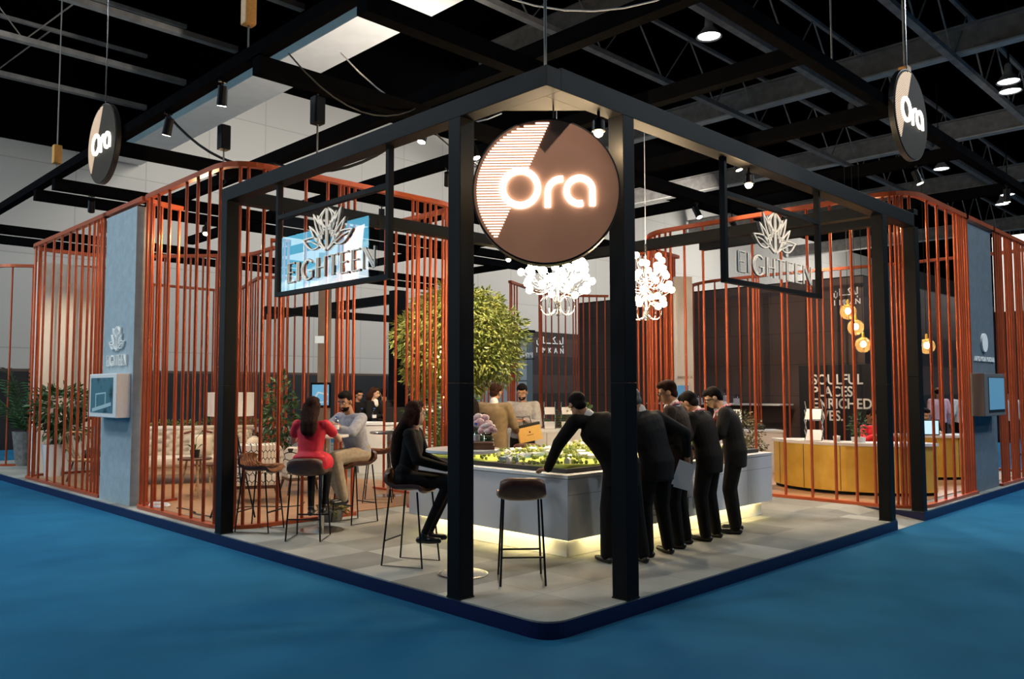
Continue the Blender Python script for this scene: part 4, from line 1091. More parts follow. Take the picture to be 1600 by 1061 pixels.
armchair(2.62, 7.75, math.radians(165), 'smaller hexagon patterned armchair seen left of the woman in red', .66, .62, .72)
# side table with orchid
def side_table(x, y, label, r=.26, h=.55):
    t = thing('side_table', label, 'table', (x, y, F), 0, 'small round side tables')
    MB().lathe([(0, h-.03), (r, h-.03), (r, h-.008), (r-.008, h), (0, h)], n=28).build('tabletop', 'dark_wood', t)
    for k in range(3):
        a = k*2.094+.4; MB().cyl((math.cos(a)*r*.85, math.sin(a)*r*.85, 0), (math.cos(a)*r*.45, math.sin(a)*r*.45, h-.03), .013, .018, 8).build('leg', 'rattan', t)
side_table(1.15, 8.45, 'dark round side table carrying a potted orchid before the sofa', .25, .60)
side_table(1.6, 9.0, 'lower dark side table just behind the orchid table', .22, .45)
t = thing('floor_lamp', 'floor lamp with large cream drum shade behind the left black post', 'lamp', (1.80, 8.62, F))
MB().lathe([(.345, 1.22), (.355, 1.22), (.355, 1.60), (.345, 1.60), (.345, 1.22)], n=40).build('lamp_shade', 'shade', t, smooth=False)
MB().cyl((0, 0, 0), (0, 0, 1.45), .010, n=8).build('pole', 'chrome', t); MB().lathe([(0, 0), (.15, 0), (.15, .02), (0, .03)]).build('base', 'chrome', t)
b = MB()
for k in range(26):
    a = k*2.4; z_ = .35+.85*(k/26); b.tube([(math.cos(a)*.02, math.sin(a)*.02, z_-.12), (math.cos(a)*.13, math.sin(a)*.13, z_), (math.cos(a+.9)*.05, math.sin(a+.9)*.05, z_+.12)], .006, 5)
b.build('branch_lattice', 'chrome', t)
MB().sph((0, 0, 1.42), .05).build('bulb', 'bulb_soft', t)
# folding easel beside the post
t = thing('folding_easel', 'black thin legged folding stand beside the left black post', 'stand', (.72, 6.2, F), math.radians(-40))
for a, bq in (((-.28, -.15, 0), (0, 0, 1.05)), ((.28, -.15, 0), (0, 0, 1.05)), ((0, .38, 0), (0, 0, 1.02))): MB().cyl(a, bq, .011, n=8).build('leg', 'black_metal', t)
MB().bbox(-.16, -.06, .62, -.02, -.04, .95, .01).build('white_pad', 'paper', t)
MB().cyl((-.15, -.08, .5), (.15, -.08, .5), .009, n=8).build('crossbar', 'black_metal', t)
# rattan chair with throw
t = thing('rattan_chair', 'round backed rattan chair with a dark throw in the far left pod', 'chair', (.78, 12.1, F), math.radians(130))
for k in range(17):
    a = math.radians(190-200*k/16-0); x, y = math.cos(a)*.36, math.sin(a)*.32
    MB().tube([(x*.8, y*.8, .40), (x*1.05, y*1.05+.02, .62), (x*1.1, y*1.15+.06, .62+.28*math.sin(math.radians(max(0, 180-180*k/16))))], .007, 5).build('spindle', 'rattan', t)
rim = [(math.cos(math.radians(190-200*k/16))*.36*1.1, math.sin(math.radians(190-200*k/16))*.32*1.15+.06, .62+.28*math.sin(math.radians(180-180*k/16))) for k in range(17)]
MB().tube(rim, .018, 8).build('back_rim', 'rattan', t)
MB().lathe([(0, .36), (.33, .36), (.35, .39), (.33, .42), (0, .40)]).build('seat', 'rattan', t, smooth=True)
for k in range(4):
    a = PI/4+k*PI/2; MB().cyl((math.cos(a)*.36, math.sin(a)*.34, 0), (math.cos(a)*.25, math.sin(a)*.24, .37), .016, n=8).build('leg', 'dark_wood', t)
MB().tube([(-.05, .2, .50), (0, -.1, .45), (.02, -.33, .40), (.05, -.40, .22), (.06, -.42, .06)], [.06, .15, .15, .13, .10], 10).build('throw', pm('throw', (.04, .035, .03), .95, noise=.5, nscale=30), t, smooth=True)
t = thing('lounge_chair', 'dark slender lounge chair beside the white pot at far left', 'chair', (1.4, 12.7, F), math.radians(110))
MB().bbox(-.25, -.25, .36, .25, .25, .42, .02).build('seat', 'black_paint', t); MB().bbox(-.24, .2, .42, .24, .26, .95, .02).build('backrest', 'pillar_grey', t)
for sx in (-1, 1):
    for sy in (-1, 1): MB().cyl((sx*.28, sy*.28, 0), (sx*.18, sy*.18, .37), .012, n=6).build('leg', 'black_metal', t)
tag(MB().tube([(.45+.05*math.sin(k), 7.4-.16*k+.12*math.sin(k*1.7), F+.012) for k in range(9)]+[(.9+.22*k, 6.6+.25*math.sin(k*1.3), F+.012) for k in range(6)], .008, 5).build('floor_cable', 'cable'), 'loose black cable lying on the wooden lounge floor', 'cable')
tag(MB().tube([(.35+.12*math.cos(k*.7), 7.75+.22*math.sin(k*.7), F+.012+.0015*k) for k in range(22)], .008, 5).build('floor_cable', 'paper'), 'coil of pale cable on the lounge floor by the slim panel', 'cable')

# ================================================================== PLANTS
def leaf_cloud(centers, n, size, rnd, droop=.2, wide=.35):
    """centers: list of (Vector c, Vector radii); bent leaf blades scattered through the volumes"""
    b = MB()
    tot = sum(r.x*r.y*r.z for c, r in centers)
    for c, r in centers:
        for k in range(int(n*r.x*r.y*r.z/tot)):
            d = Vector((rnd.gauss(0, 1), rnd.gauss(0, 1), rnd.gauss(0, 1))).normalized(); q = rnd.uniform(.45, 1.05)
            p = c+Vector((d.x*r.x*q, d.y*r.y*q, d.z*r.z*q)); o = (d+Vector((rnd.uniform(-.8, .8), rnd.uniform(-.8, .8), rnd.uniform(-.9, .5)-droop))).normalized()
            s = size*rnd.uniform(.6, 1.3); sd = o.cross(Vector((rnd.uniform(-1, 1), rnd.uniform(-1, 1), rnd.uniform(-1, 1)))).normalized()*s*wide*.5; up = sd.cross(o).normalized()*s*.10
            b.add([p, p+o*s*.5+sd+up, p+o*s, p+o*s*.5-sd+up], [(0, 1, 2), (0, 2, 3)])
    return b
rt = random.Random(11)
# large tree behind the seats
t = thing('indoor_tree', 'big leafy olive green tree strung with fairy lights behind the front left post', 'tree', (6.9, 8.95, HP))
C0 = Vector((0, 0, 0)); cl = []
for dx, dz, rx, rz_ in ((0, 3.05, 1.05, .75), (-.85, 2.75, .62, .6), (.75, 2.8, .75, .62), (0, 2.35, .95, .6), (-.55, 2.1, .55, .5), (.8, 2.2, .6, .5), (.15, 1.75, .6, .42), (-.2, 3.5, .6, .4), (.5, 3.4, .5, .4), (-.75, 1.85, .35, .4)):
    cl.append((Vector((dx*.71+rt.uniform(-.15, .15), -dx*.71+rt.uniform(-.15, .15), dz)), Vector((rx, rx, rz_))))
b = leaf_cloud(cl, 21000, .13, rt, .3, .34); o = b.build('foliage', 'leaf_olive', t)
MB().tube([(.1, -.1, 0), (.12, -.1, .6), (.0, 0, 1.2), (.05, 0, 1.9), (0, 0, 2.8)], [.07, .06, .055, .045, .03], 8).build('trunk', 'bark', t)
b = MB()
for c, r in cl: b.tube([(0, 0, 1.5), c*.5+Vector((0, 0, .9)), c], [.03, .018, .01], 5)
b.build('branches', 'bark', t)
MB().lathe([(0, 0), (.28, 0), (.36, .45), (.33, .45), (.26, .36), (0, .36)]).build('planter', 'white_ceramic', t)
for k in range(16):
    a = k*.8; MB().sph((-.5-.02*k+.1*math.cos(a), -.3+.1*math.sin(a), 1.0+.1*k), .018, 8, 6).build('fairy_light', 'bulb_soft', t)
def potted(name, label, x, y, pot, foliage, leafm='leaf', n=700, size=.12, wide=.4, trunk=None, cat='plant', z=HP, group='potted plants'):
    t = thing(name, label, cat, (x, y, z), 0, group)
    pr, ph, pmat = pot
    MB().lathe([(0, 0), (pr*.7, 0), (pr, ph), (pr*.9, ph), (pr*.82, ph*.85), (0, ph*.85)]).build('pot', pmat, t, smooth=False)
    MB().lathe([(0, ph*.84), (pr*.82, ph*.84), (pr*.82, ph*.87), (0, ph*.88)]).build('soil', 'soil', t)
    if trunk: MB().tube([(0, 0, ph*.8), (.02, .01, (ph+trunk)/2), (0, 0, trunk)], [.02, .016, .012], 6).build('stem', 'bark', t)
    leaf_cloud([(Vector(c), Vector(r)) for c, r in foliage], n, size, rt, .1, wide).build('foliage', leafm, t)
    return t
def palm(name, label, x, y, pot, nf, length, z=HP, h0=.5, mat='leaf_dark'):
    t = thing(name, label, 'plant', (x, y, z), 0, 'potted plants'); pr, ph, pmat = pot
    MB().lathe([(0, 0), (pr*.7, 0), (pr, ph), (pr*.9, ph), (pr*.82, ph*.85), (0, ph*.85)]).build('pot', pmat, t)
    for k in range(nf):
        a = k*2.4; tilt = .25+.9*(k/nf); b = MB(); pts = []
        for i in range(9):
            q = i/8; r = length*q*math.sin(tilt*(.5+.8*q)); zz = ph*.8+h0*q+length*q*math.cos(tilt*(.5+.8*q))
            pts.append(Vector((math.cos(a)*r, math.sin(a)*r, zz)))
        b.tube(pts, [.008]*9, 4); sdir = Vector((-math.sin(a), math.cos(a), 0))
        for i in range(2, 9):
            for sg in (-1, 1):
                for h_ in (0, .5):
                    p = pts[i-1].lerp(pts[i], h_); d = (pts[i]-pts[i-1]).normalized(); o = (sdir*sg+d*.9+Vector((0, 0, -.25))).normalized(); L = length*.26
                    b.add([p, p+o*L*.5+d*.018, p+o*L+Vector((0, 0, -.05)), p+o*L*.5-d*.018], [(0, 1, 2), (0, 2, 3)])
        b.build('frond', mat, t)
    return t
palm('potted_palm', 'tall dark palm in a grey pot at the left edge of the photo', .85, 16.4, (.28, .75, 'stone_pot'), 15, 1.15, mat='leaf_dark')
potted('potted_shrub', 'low variegated bush beside the grey palm pot at far left', 1.05, 15.1, (.16, .3, 'stone_pot'), [((0, 0, .62), (.34, .34, .36))], 'leaf', 500, .13, .45)
potted('potted_shrub', 'leafy dark shrub in a tapering white pot behind the far left rods', .55, 13.40, (.20, .62, 'white_ceramic'), [((.1, -.1, 1.35), (.5, .5, .42)), ((.2, -.1, .95), (.36, .36, .3))], 'leaf_dark', 700, .17, .42, 1.3)
potted('potted_shrub', 'round leafed small tree in a pale pot left of the golden counter', 8.25, 3.15, (.16, .35, 'rattan'), [((0, 0, .95), (.36, .36, .33)), ((.1, -.1, .62), (.28, .28, .25))], pm('leaf_grey', (.06, .06, .02), .5, col2=(.20, .19, .09), nscale=8), 1500, .055, .5, .9)
potted('potted_shrub', 'tall climbing green plant behind the seated couple on the left', 2.75, 8.75, (.18, .42, 'white_ceramic'), [((0, 0, 1.15), (.28, .28, .75))], 'leaf_dark', 420, .12, .45, 1.5)
potted('potted_shrub', 'small reddish leafed plant in a white trough behind the lounge', 3.65, 11.15, (.30, .42, 'white_ceramic'), [((0, 0, .58), (.36, .30, .18))], pm('leaf_red', (.10, .02, .015), .5, col2=(.06, .10, .02), nscale=9), 260, .16, .4)
palm('potted_palm', 'bright palm fronds behind the copper rods left of the front post', 5.6, 7.75, (.25, .4, 'white_ceramic'), 16, .95, h0=.45, mat='leaf')
palm('potted_palm', 'small dark palm behind the leaning man left of the right front post', 6.08, 4.88, (.09, .14, 'stone_pot'), 12, .26, z=HP+1.0, h0=.1, mat='leaf')
palm('potted_palm', 'large leafy palm on the floor right of the standing men, behind the front right post', 6.9, 5.8, (.22, .5, 'stone_pot'), 12, .6, h0=.35, mat='leaf_dark')
potted('fern_bowl', 'low dark bowl of yellow green ferns on the floor behind the bar stools', 1.42, 5.02, (.17, .15, 'stone_pot'), [((0, 0, .16), (.16, .16, .06))], pm('leaf_fern', (.16, .12, .03), .6, col2=(.22, .24, .05), nscale=12), 260, .09, .3)
t = thing('potted_orchid', 'dark red orchid in a black pot on the round side table', 'plant', (1.15, 8.45, F+.601), 0, 'potted plants')
MB().lathe([(0, 0), (.06, 0), (.075, .12), (.065, .12), (0, .10)]).build('pot', 'booth_black', t)
for a in range(6): 
    an = a*1.05; MB().add([(0, 0, .1), (math.cos(an)*.10-.02*math.sin(an), math.sin(an)*.10+.02*math.cos(an), .20), (math.cos(an)*.21, math.sin(an)*.21, .20), (math.cos(an)*.10+.02*math.sin(an), math.sin(an)*.10-.02*math.cos(an), .19)], [(0, 1, 2, 3)]).build('leaf', 'leaf_dark', t)
for s in (-1, 1):
    pts = [Vector((0, 0, .1)), Vector((.02*s, .0, .3)), Vector((.10*s, -.05, .42)), Vector((.2*s, -.1, .40))]; MB().tube(pts, .004, 5).build('flower_stem', 'leaf', t)
    for k in range(4): MB().sph(pts[2].lerp(pts[3], k/3)+Vector((0, 0, -.015)), .026, 8, 5, (1, 1, .6)).build('flower', pm('orchid', (.16, .02, .02), .5), t)
# hedge on planter
t = thing('hedge', 'row of yellow green hedge in the long white planter behind the sofa', 'hedge', (4.3, 14.2, HP+.79), math.radians(-8))
leaf_cloud([(Vector((-1.3+.52*k, 0, .06)), Vector((.34, .17, .13))) for k in range(8)], 1800, .07, rt, 0, .5).build('foliage', 'leaf_olive', t)

# flowers, bottles, small items
def bottle(x, y, z, label, s=1.):
    t = thing('water_bottle', label, 'bottle', (x, y, z), 0, 'clear water bottles')
    MB().lathe([(0, 0), (.031*s, 0), (.033*s, .02*s), (.033*s, .13*s), (.028*s, .155*s), (.013*s, .185*s), (.013*s, .20*s)], n=16).build('body', 'plastic_clear', t, smooth=True)
    MB().lathe([(.0335*s, .06*s), (.0335*s, .11*s)], n=16).build('paper_label', 'paper', t)
    MB().cyl((0, 0, .198*s), (0, 0, .215*s), .015*s, n=12).build('cap', pm('cap_blue', (.05, .15, .5), .4), t)
bottle(.78, 1.62, HP+1.121, 'clear water bottle on the bar table right of the front left post', 1.05)
bottle(1.1, 4.44, HP+1.121, 'clear water bottle on the table of the seated couple', 1.)
bottle(5.4, 9.75, HP+1.001, 'clear water bottle on the white bar before the dark haired woman', 1.3)
bottle(5.22, 9.93, HP+1.001, 'green tinted bottle at the left end of the white bar', 1.3)
def bouquet(x, y, z, s, label, dark=False):
    t = thing('flower_vase', label, 'vase', (x, y, z), 0, 'small vases of pink flowers')
    MB().lathe([(0, 0), (.05*s, 0), (.06*s, .04*s), (.05*s, .12*s), (.045*s, .12*s), (.052*s, .04*s), (0, .01)], n=18).build('glass_vase', 'plastic_clear', t, smooth=True)
    MB().cyl((0, 0, .01), (0, 0, .12*s), .03*s, .04*s, 8).build('stems', 'leaf', t)
    r = random.Random(int(s*100)+int(x*10))
    for k in range(14):
        d = Vector((r.gauss(0, 1), r.gauss(0, 1), abs(r.gauss(0, .8))+.2)).normalized()*.075*s
        MB().sph(Vector((0, 0, .16*s))+d, .035*s, 8, 6, (1, 1, .8)).build('blossom', 'pink_flower', t)
bouquet(.84, 1.52, HP+1.121, .9, 'low vase of pink flowers on the bar table beside the front left post')
bouquet(.90, 1.70, HP+1.121, 1.2, 'taller vase of pale pink roses behind the first on the bar table')
bouquet(5.95, 8.95, HP+1.001, 1.5, 'pink and white flowers in a glass bowl on the white bar')
tag(MB().bbox(-.16, -.11, 0, .16, .11, .035, .004).bbox(-.15, -.105, .036, .15, .10, .062, .004).build('serving_tray', 'dark_wood'), 'dark wooden tray stacked on the bar table right of the front left post', 'tray')
bpy.data.objects['serving_tray'].location = (.66, 1.48, HP+1.121); bpy.data.objects['serving_tray'].rotation_euler = (0, 0, -.75)
t = thing('display_box', 'black presentation box with a white disc beside the dark suited barman', 'box', (6.2, 8.95, HP+1.001), math.radians(-45))
MB().bbox(-.2, -.02, 0, .2, .02, .42, .005).build('board', 'booth_black', t); MB().cyl((0, -.022, .26), (0, -.028, .26), .08, n=24).build('white_disc', 'paper', t); MB().box(-.26, .0, 0, -.2, .02, .4).build('side', 'white_gloss', t)
t = thing('laptop', 'dark laptop standing open on the white bar at the back', 'laptop', (5.62, 9.35, HP+1.001), math.radians(135))
MB().bbox(-.2, -.14, 0, .2, .14, .02, .004).build('keyboard_base', 'booth_black', t); MB().bbox(-.2, .14, .02, .2, .16, .30, .004).build('lid', 'booth_black', t)
def rack(x, y, z, rz, label, s=.7):
    """zigzag folding brochure rack"""
    t = thing('brochure_rack', label, 'rack', (x, y, z), rz, 'folding zigzag brochure racks'); t.scale = (s, s, s)
    for s in (-1, 1):
        MB().tube([(s*.13, -.10, 0), (s*.13, .10, .16), (s*.13, -.10, .34), (s*.13, .08, .50), (s*.13, -.04, .64)], .008, 6).build('zigzag_frame', 'chrome', t)
        MB().tube([(s*.13, .10, 0), (s*.13, -.10, .17), (s*.13, .08, .34), (s*.13, -.08, .5)], .006, 6).build('zigzag_frame', 'chrome', t)
    for y0, z0, y1, z1 in ((-.10, .0, .10, .16), (-.10, .34, .08, .50)):
        MB().add([(-.12, y0, z0), (.12, y0, z0), (.12, y1, z1), (-.12, y1, z1), (-.12, y0-.01, z0+.01), (.12, y0-.01, z0+.01), (.12, y1-.01, z1+.01), (-.12, y1-.01, z1+.01)], [(0, 1, 2, 3), (7, 6, 5, 4), (0, 4, 5, 1), (1, 5, 6, 2), (2, 6, 7, 3), (3, 7, 4, 0)]).build('shelf', 'white_gloss', t)
    return t
rack(5.66, 5.18, HP+1.0, VR, 'left folding metal brochure rack on the white counter behind the leaning man')
rack(5.86, 4.98, HP+1.0, VR, 'right folding metal brochure rack on the white counter behind the leaning man')
t = rack(8.62, 2.05, F+.80, math.radians(-75), 'folding brochure rack with a blue leaflet on the golden counter', 1.)
MB().box(-.10, -.12, .30, .10, -.112, .46).xf(Matrix.Rotation(-.45, 4, 'X')).build('leaflet', pm('leaflet', (.7, .75, .8), .5, col2=(.06, .2, .5), nscale=14), t)
t = thing('flower_vase', 'small twiggy plant in a white dish on the golden counter', 'vase', (8.66, 1.35, F+.80), 0, 'small vases of pink flowers')
MB().lathe([(0, 0), (.10, 0), (.11, .08), (.10, .08), (0, .06)]).build('dish', 'white_ceramic', t)
leaf_cloud([(Vector((0, 0, .26)), Vector((.12, .12, .18)))], 160, .07, rt, 0, .3).build('foliage', 'leaf_dark', t)
for x, y, l in ((8.62, 1.68, 'short white candle jar on the golden counter'), (8.78, .92, 'small clear glass ornament on the golden counter beside the post')):
    o = MB().lathe([(0, 0), (.05, 0), (.055, .09), (.0, .10)], n=16).build('candle_jar', 'white_ceramic', smooth=True); o.location = (x, y, F+.80); tag(o, l, 'jar', 'jars on the golden counter')
t = thing('glass_vase', 'tall white glowing vase on the white counter at right', 'vase', (10.47, 4.50, HP+.841))
MB().lathe([(0, 0), (.085, 0), (.09, .02), (.085, .38), (.075, .40), (0, .39)], n=20).build('body', pm('milk_glass', (.8, .78, .66), .3, emis=(1, .93, .7), es=.25), t, smooth=True)
o = MB().bbox(-.16, -.1, 0, .16, .1, .09, .02).build('black_tray', 'booth_black'); o.location = (10.74, 4.24, HP+.841); o.rotation_euler = (0, 0, VR); tag(o, 'low black tray beside the tall white vase at right', 'tray')
# wall shelf with jars
t = thing('wall_shelf', 'thin white shelf with glass jars on the dark wall behind the standing men', 'shelf', (14.9, 8.3, 1.40))
MB().bbox(-.3, -2.6, -.04, .45, 1.4, 0, .005).build('board', 'white_gloss', t); MB().box(.40, -2.5, -.5, .45, 1.3, 0).build('bracket', 'booth_dark', t)
for k, (yy, h_) in enumerate(((.9, .34), (.55, .30), (.15, .40), (-.2, .26), (-1.0, .38), (-1.3, .24))):
    o = MB().lathe([(0, 0), (.09, 0), (.09, h_), (.085, h_), (.085, .01), (0, .01)], n=14).build('glass_jar', 'plastic_clear', smooth=True); o.location = (14.82, 8.3+yy, 1.402)
    tag(o, 'clear glass jar with pink filling, '+('leftmost', 'second from left', 'third from left', 'third from right', 'second from right', 'rightmost')[k]+' on the thin wall shelf', 'jar', 'glass jars on the wall shelf')
    MB().cyl((0, 0, .012), (0, 0, h_*.55), .078, n=12).build('filling', 'pink_flower', o)
# tablet on second counter
t = thing('laptop', 'open laptop with pale blue screen in front of the dark haired man at right', 'laptop', (11.60, 1.33, F+.80), math.radians(-50))
MB().bbox(-.18, -.14, 0, .18, .12, .02, .004).build('keyboard_base', 'black_paint', t); MB().bbox(-.18, -.16, .0, .18, -.14, .28, .004).build('lid', 'booth_black', t)
MB().box(-.16, -.166, .02, .16, -.161, .26).build('picture', pm('pale_screen', (.1, .1, .1), .3, emis=(.5, .75, .85), es=.9), t)

# ================================================================== NEIGHBOURING STANDS
t = thing('exhibition_stand', 'dark brown stand wall of IMKAN with large white slogan at right', 'stand', (15.5, 3.94, 0))
MB().box(0, 0, 0, 30, 9, 4.5).build('wall', 'booth_dark', t)
MB().box(.02, .02, 4.5, 30, 9, 4.53).build('roof_edge', 'black_paint', t)
f = frame_of((-.012, .72, 3.75), (-1, 0, 0))
def imkan(t, f, s, W):
    # latin letters wide apart and the arabic word above
    for k, ch in enumerate('IMKAN'): stroke_text(t, ch, .34*s, shift(f, W*k/4.6, 0), 'letter_white', .015, .002, 'LEFT', 'letter')
    b = MB(); y = .42*s; T = .045*s
    b.ribbon([(W*.98, y+.34*s), (W*.98, y+.02*s)], T, f, 0, .015)                    # alif
    b.ribbon([(W*.99, y-.06*s), (W*.965, y-.10*s), (W*.99, y-.13*s)], T*.6, f, 0, .015)
    b.ribbon([(W*.95, y+.02*s), (W*.90, y+.02*s), (W*.86, y+.16*s), (W*.81, y+.10*s), (W*.86, y+.02*s), (W*.72, y+.02*s), (W*.62, y+.24*s), (W*.70, y+.33*s)], T, f, 0, .015)
    b.ribbon([(W*.73, y+.02*s), (W*.26, y+.02*s), (W*.26, y+.32*s)], T, f, 0, .015)
    b.ribbon([(W*.16, y+.16*s), (W*.155, y-.02*s), (W*.09, y-.09*s), (W*.03, y-.02*s), (W*.03, y+.14*s)], T, f, 0, .015)
    b.ribbon([(W*.075, y+.2*s), (W*.115, y+.2*s)], T, f, 0, .015)
    b.build('arabic_lettering', 'letter_white', t)
imkan(t, frame_of((-.015, .72, 3.83), (-1, 0, 0)), .55, .60)
t = thing('slogan_wall', 'black wall with white words SOULFUL PLACES ENRICHED LIVES at right', 'wall', (14.75, 3.5, HP))
MB().bbox(0, -.75, 0, .2, 1.75, 2.22, .005).build('panel', 'booth_black', t)
for k, w_ in enumerate(('SOULFUL', 'PLACES', 'ENRICHED', 'LIVES.')):
    stroke_text(t, w_, .335, shift(frame_of((-.012, 1.42, 0), (-1, 0, 0)), 0, 1.76-.285*k), 'letter_white', .012, .006, 'LEFT', 'slogan_word', .88)
t = thing('exhibition_stand', 'dark brown IMKAN stand block at the back centre behind the copper rods', 'stand', (20.6, 20, 0))
MB().box(0, 0, 0, 6, 3, 4.25).build('wall', 'booth_dark', t)
imkan(t, frame_of((.35, -.015, 3.35), (0, -1, 0)), .95, 1.75)
MB().box(5.6, -.4, 0, 24, 3, 4.0).build('wall', 'booth_dark', t)
t = thing('exhibition_stand', 'pale grey panelled stand with mirrored PYRAMIDS sign behind the tree', 'stand', (18.1, 17.75, 0))
MB().box(0, 0, 0, .3, 6.1, 3.95).build('wall', 'booth_grey', t)
MB().box(-.05, -.1, 3.95, .35, 6.15, 4.05).build('cornice', 'black_paint', t)
b = MB(); text_into(b, 'PYRAMIDS', .26, (Vector((-.25, -.55, 2.98)), Vector((0, 1, 0)), Vector((0, 0, 1)), Vector((-1, 0, 0))), .02, .004); b.build('lettering', 'letter_white', t)
b = MB(); f = (Vector((-.25, .0, 3.22)), Vector((0, 1, 0)), Vector((0, 0, 1)), Vector((-1, 0, 0)))
b.ribbon([(0, 0), (.45, .50), (.9, 0), (.62, 0), (.45, .2), (.3, 0)], .06, f, 0, .02, True); b.ribbon([(-.1, -.02), (1.1, -.02)], .05, f, 0, .02); b.build('triangle_emblem', 'letter_white', t)
MB().box(-.27, -.6, 2.90, -.23, 1.3, 2.93).build('sign_rail', 'black_metal', t); MB().box(-.27, .3, 2.90, 0, .34, 2.93).build('sign_bracket', 'black_metal', t)
t = thing('exhibition_stand', 'dark low stand far behind the left pods', 'stand', (-8, 24, 0))
MB().box(0, 0, 0, 30, 1.5, 2.35).build('wall', 'booth_black', t)
t = thing('exhibition_stand', 'white lit fascia of a distant stand at the right edge', 'stand', (26, 1.5, 0))
MB().box(0, 0, 4.3, .3, 2.35, 6.8).build('fascia', 'white_panel', t); MB().box(0.05, 0, 0, .3, .25, 4.3).build('post', 'booth_black', t); MB().box(0.05, 2.1, 0, .3, 2.35, 4.3).build('post', 'booth_black', t)
lamp('distant_stand_light', 'AREA', (22, 2, 8), 220, (1, .9, .8), 1.0, (26, 2.5, 5.5))
# ================================================================== PEOPLE
def skinmat(n, c): return pm(n, c, .55, noise=.05, nscale=20)
M['skin'] = skinmat('skin', (.42, .22, .13)); M['skin_dark'] = skinmat('skin_dark', (.25, .12, .07)); M['skin_light'] = skinmat('skin_light', (.55, .33, .22))
M['hair_black'] = pm('hair_black', (.006, .004, .004), .85, spec=.15, noise=.3, nscale=60, bump=.4, bscale=150)
M['hair_brown'] = pm('hair_brown', (.026, .009, .005), .85, spec=.15, noise=.4, nscale=50, bump=.5, bscale=140)
M['suit_black'] = pm('suit_black', (.0045, .004, .004), .85, noise=.25, nscale=30, spec=.2)
M['suit_brown'] = pm('suit_brown', (.026, .016, .011), .8, noise=.2, nscale=30, spec=.2)
M['suit_charcoal'] = pm('suit_charcoal', (.008, .0075, .008), .8, noise=.3, nscale=30, spec=.2)
M['beige_cloth'] = pm('beige_cloth', (.21, .15, .085), .85, noise=.12, nscale=20)
M['grey_shirt'] = pm('grey_shirt', (.30, .29, .30), .8, noise=.15, nscale=30)
M['blue_shirt'] = pm('blue_shirt', (.30, .31, .36), .8, noise=.15, nscale=25)
M['red_cloth'] = pm('red_cloth', (.62, .008, .030), .65, noise=.12, nscale=14)
M['khaki'] = pm('khaki', (.36, .29, .20), .8, noise=.1)
M['white_cloth'] = pm('white_cloth', (.72, .70, .69), .8, noise=.04)
M['pink_cloth'] = pm('pink_cloth', (.68, .42, .48), .8, noise=.06)
M['lanyard_red'] = pm('lanyard_red', (.55, .02, .04), .6, col2=(.75, .6, .6), nscale=40)
M['shoe'] = pm('shoe', (.010, .008, .007), .3, noise=.1)
M['lips'] = pm('lips', (.35, .10, .08), .5)
M['eye_white'] = pm('eye_white', (.6, .58, .55), .3)
M['pupil'] = pm('pupil', (.01, .006, .005), .2)

def blob(name, items, mat, parent, vox=.011, it=3):
    b = MB()
    for i in items:
        if i[0] == 'c':
            _, p, q, r1, r2 = i
            b.sph(p, r1, 10, 7); b.sph(q, r2, 10, 7); b.cyl(p, q, r1, r2, 10)
        elif i[0] == 'e':
            b.sph(i[1], 1, 16, 12, i[2], i[3] if len(i) > 3 else None)
        elif i[0] == 'm': b.add(i[1], i[2])
        elif i[0] == 't':
            b.tube(i[1], i[2], 8)
    me = bpy.data.meshes.new('tmp'); me.from_pydata([tuple(v) for v in b.v], [], b.f)
    bm = bmesh.new(); bm.from_mesh(me); bmesh.ops.recalc_face_normals(bm, faces=bm.faces[:]); bm.to_mesh(me); bm.free()
    o = bpy.data.objects.new('tmp', me); COL.objects.link(o)
    r = o.modifiers.new('r', 'REMESH'); r.mode = 'VOXEL'; r.voxel_size = vox; r.use_smooth_shade = True
    s = o.modifiers.new('s', 'SMOOTH'); s.iterations = it; s.factor = .5
    me2 = bpy.data.meshes.new_from_object(o.evaluated_get(bpy.context.evaluated_depsgraph_get())); me2.name = name
    bpy.data.objects.remove(o); bpy.data.meshes.remove(me)
    me2.materials.clear(); me2.materials.append(M[mat] if isinstance(mat, str) else mat)
    for p in me2.polygons: p.use_smooth = True
    n = bpy.data.objects.new(name, me2); COL.objects.link(n); n.parent = parent
    return n

STAND = dict(pel=(0, 0, .93), che=(0, .0, 1.24), nk=(0, -.01, 1.46), hd=(0, .03, 1.615), el=(-.25, -.04, 1.15), er=(.25, -.04, 1.15), wl=(-.26, .07, .90), wr=(.26, .07, .90),
             dl=(0, .25, -1), dr=(0, .25, -1), kl=(-.12, .03, .50), kr=(.12, .03, .50), al=(-.145, -.03, .085), ar=(.145, -.03, .085), fl=(-.1, 1, 0), fr=(.1, 1, 0), hy=0, hp=8)
SIT = dict(STAND, pel=(0, -.04, .84), che=(0, .02, 1.10), nk=(0, .03, 1.31), hd=(0, .08, 1.46), kl=(-.10, .40, .80), kr=(.10, .40, .80), al=(-.09, .30, .36), ar=(.09, .30, .36),
           el=(-.24, .16, 1.04), er=(.24, .16, 1.04), wl=(-.12, .38, 1.06), wr=(.12, .38, 1.06), dl=(.4, 1, 0), dr=(-.4, 1, 0))
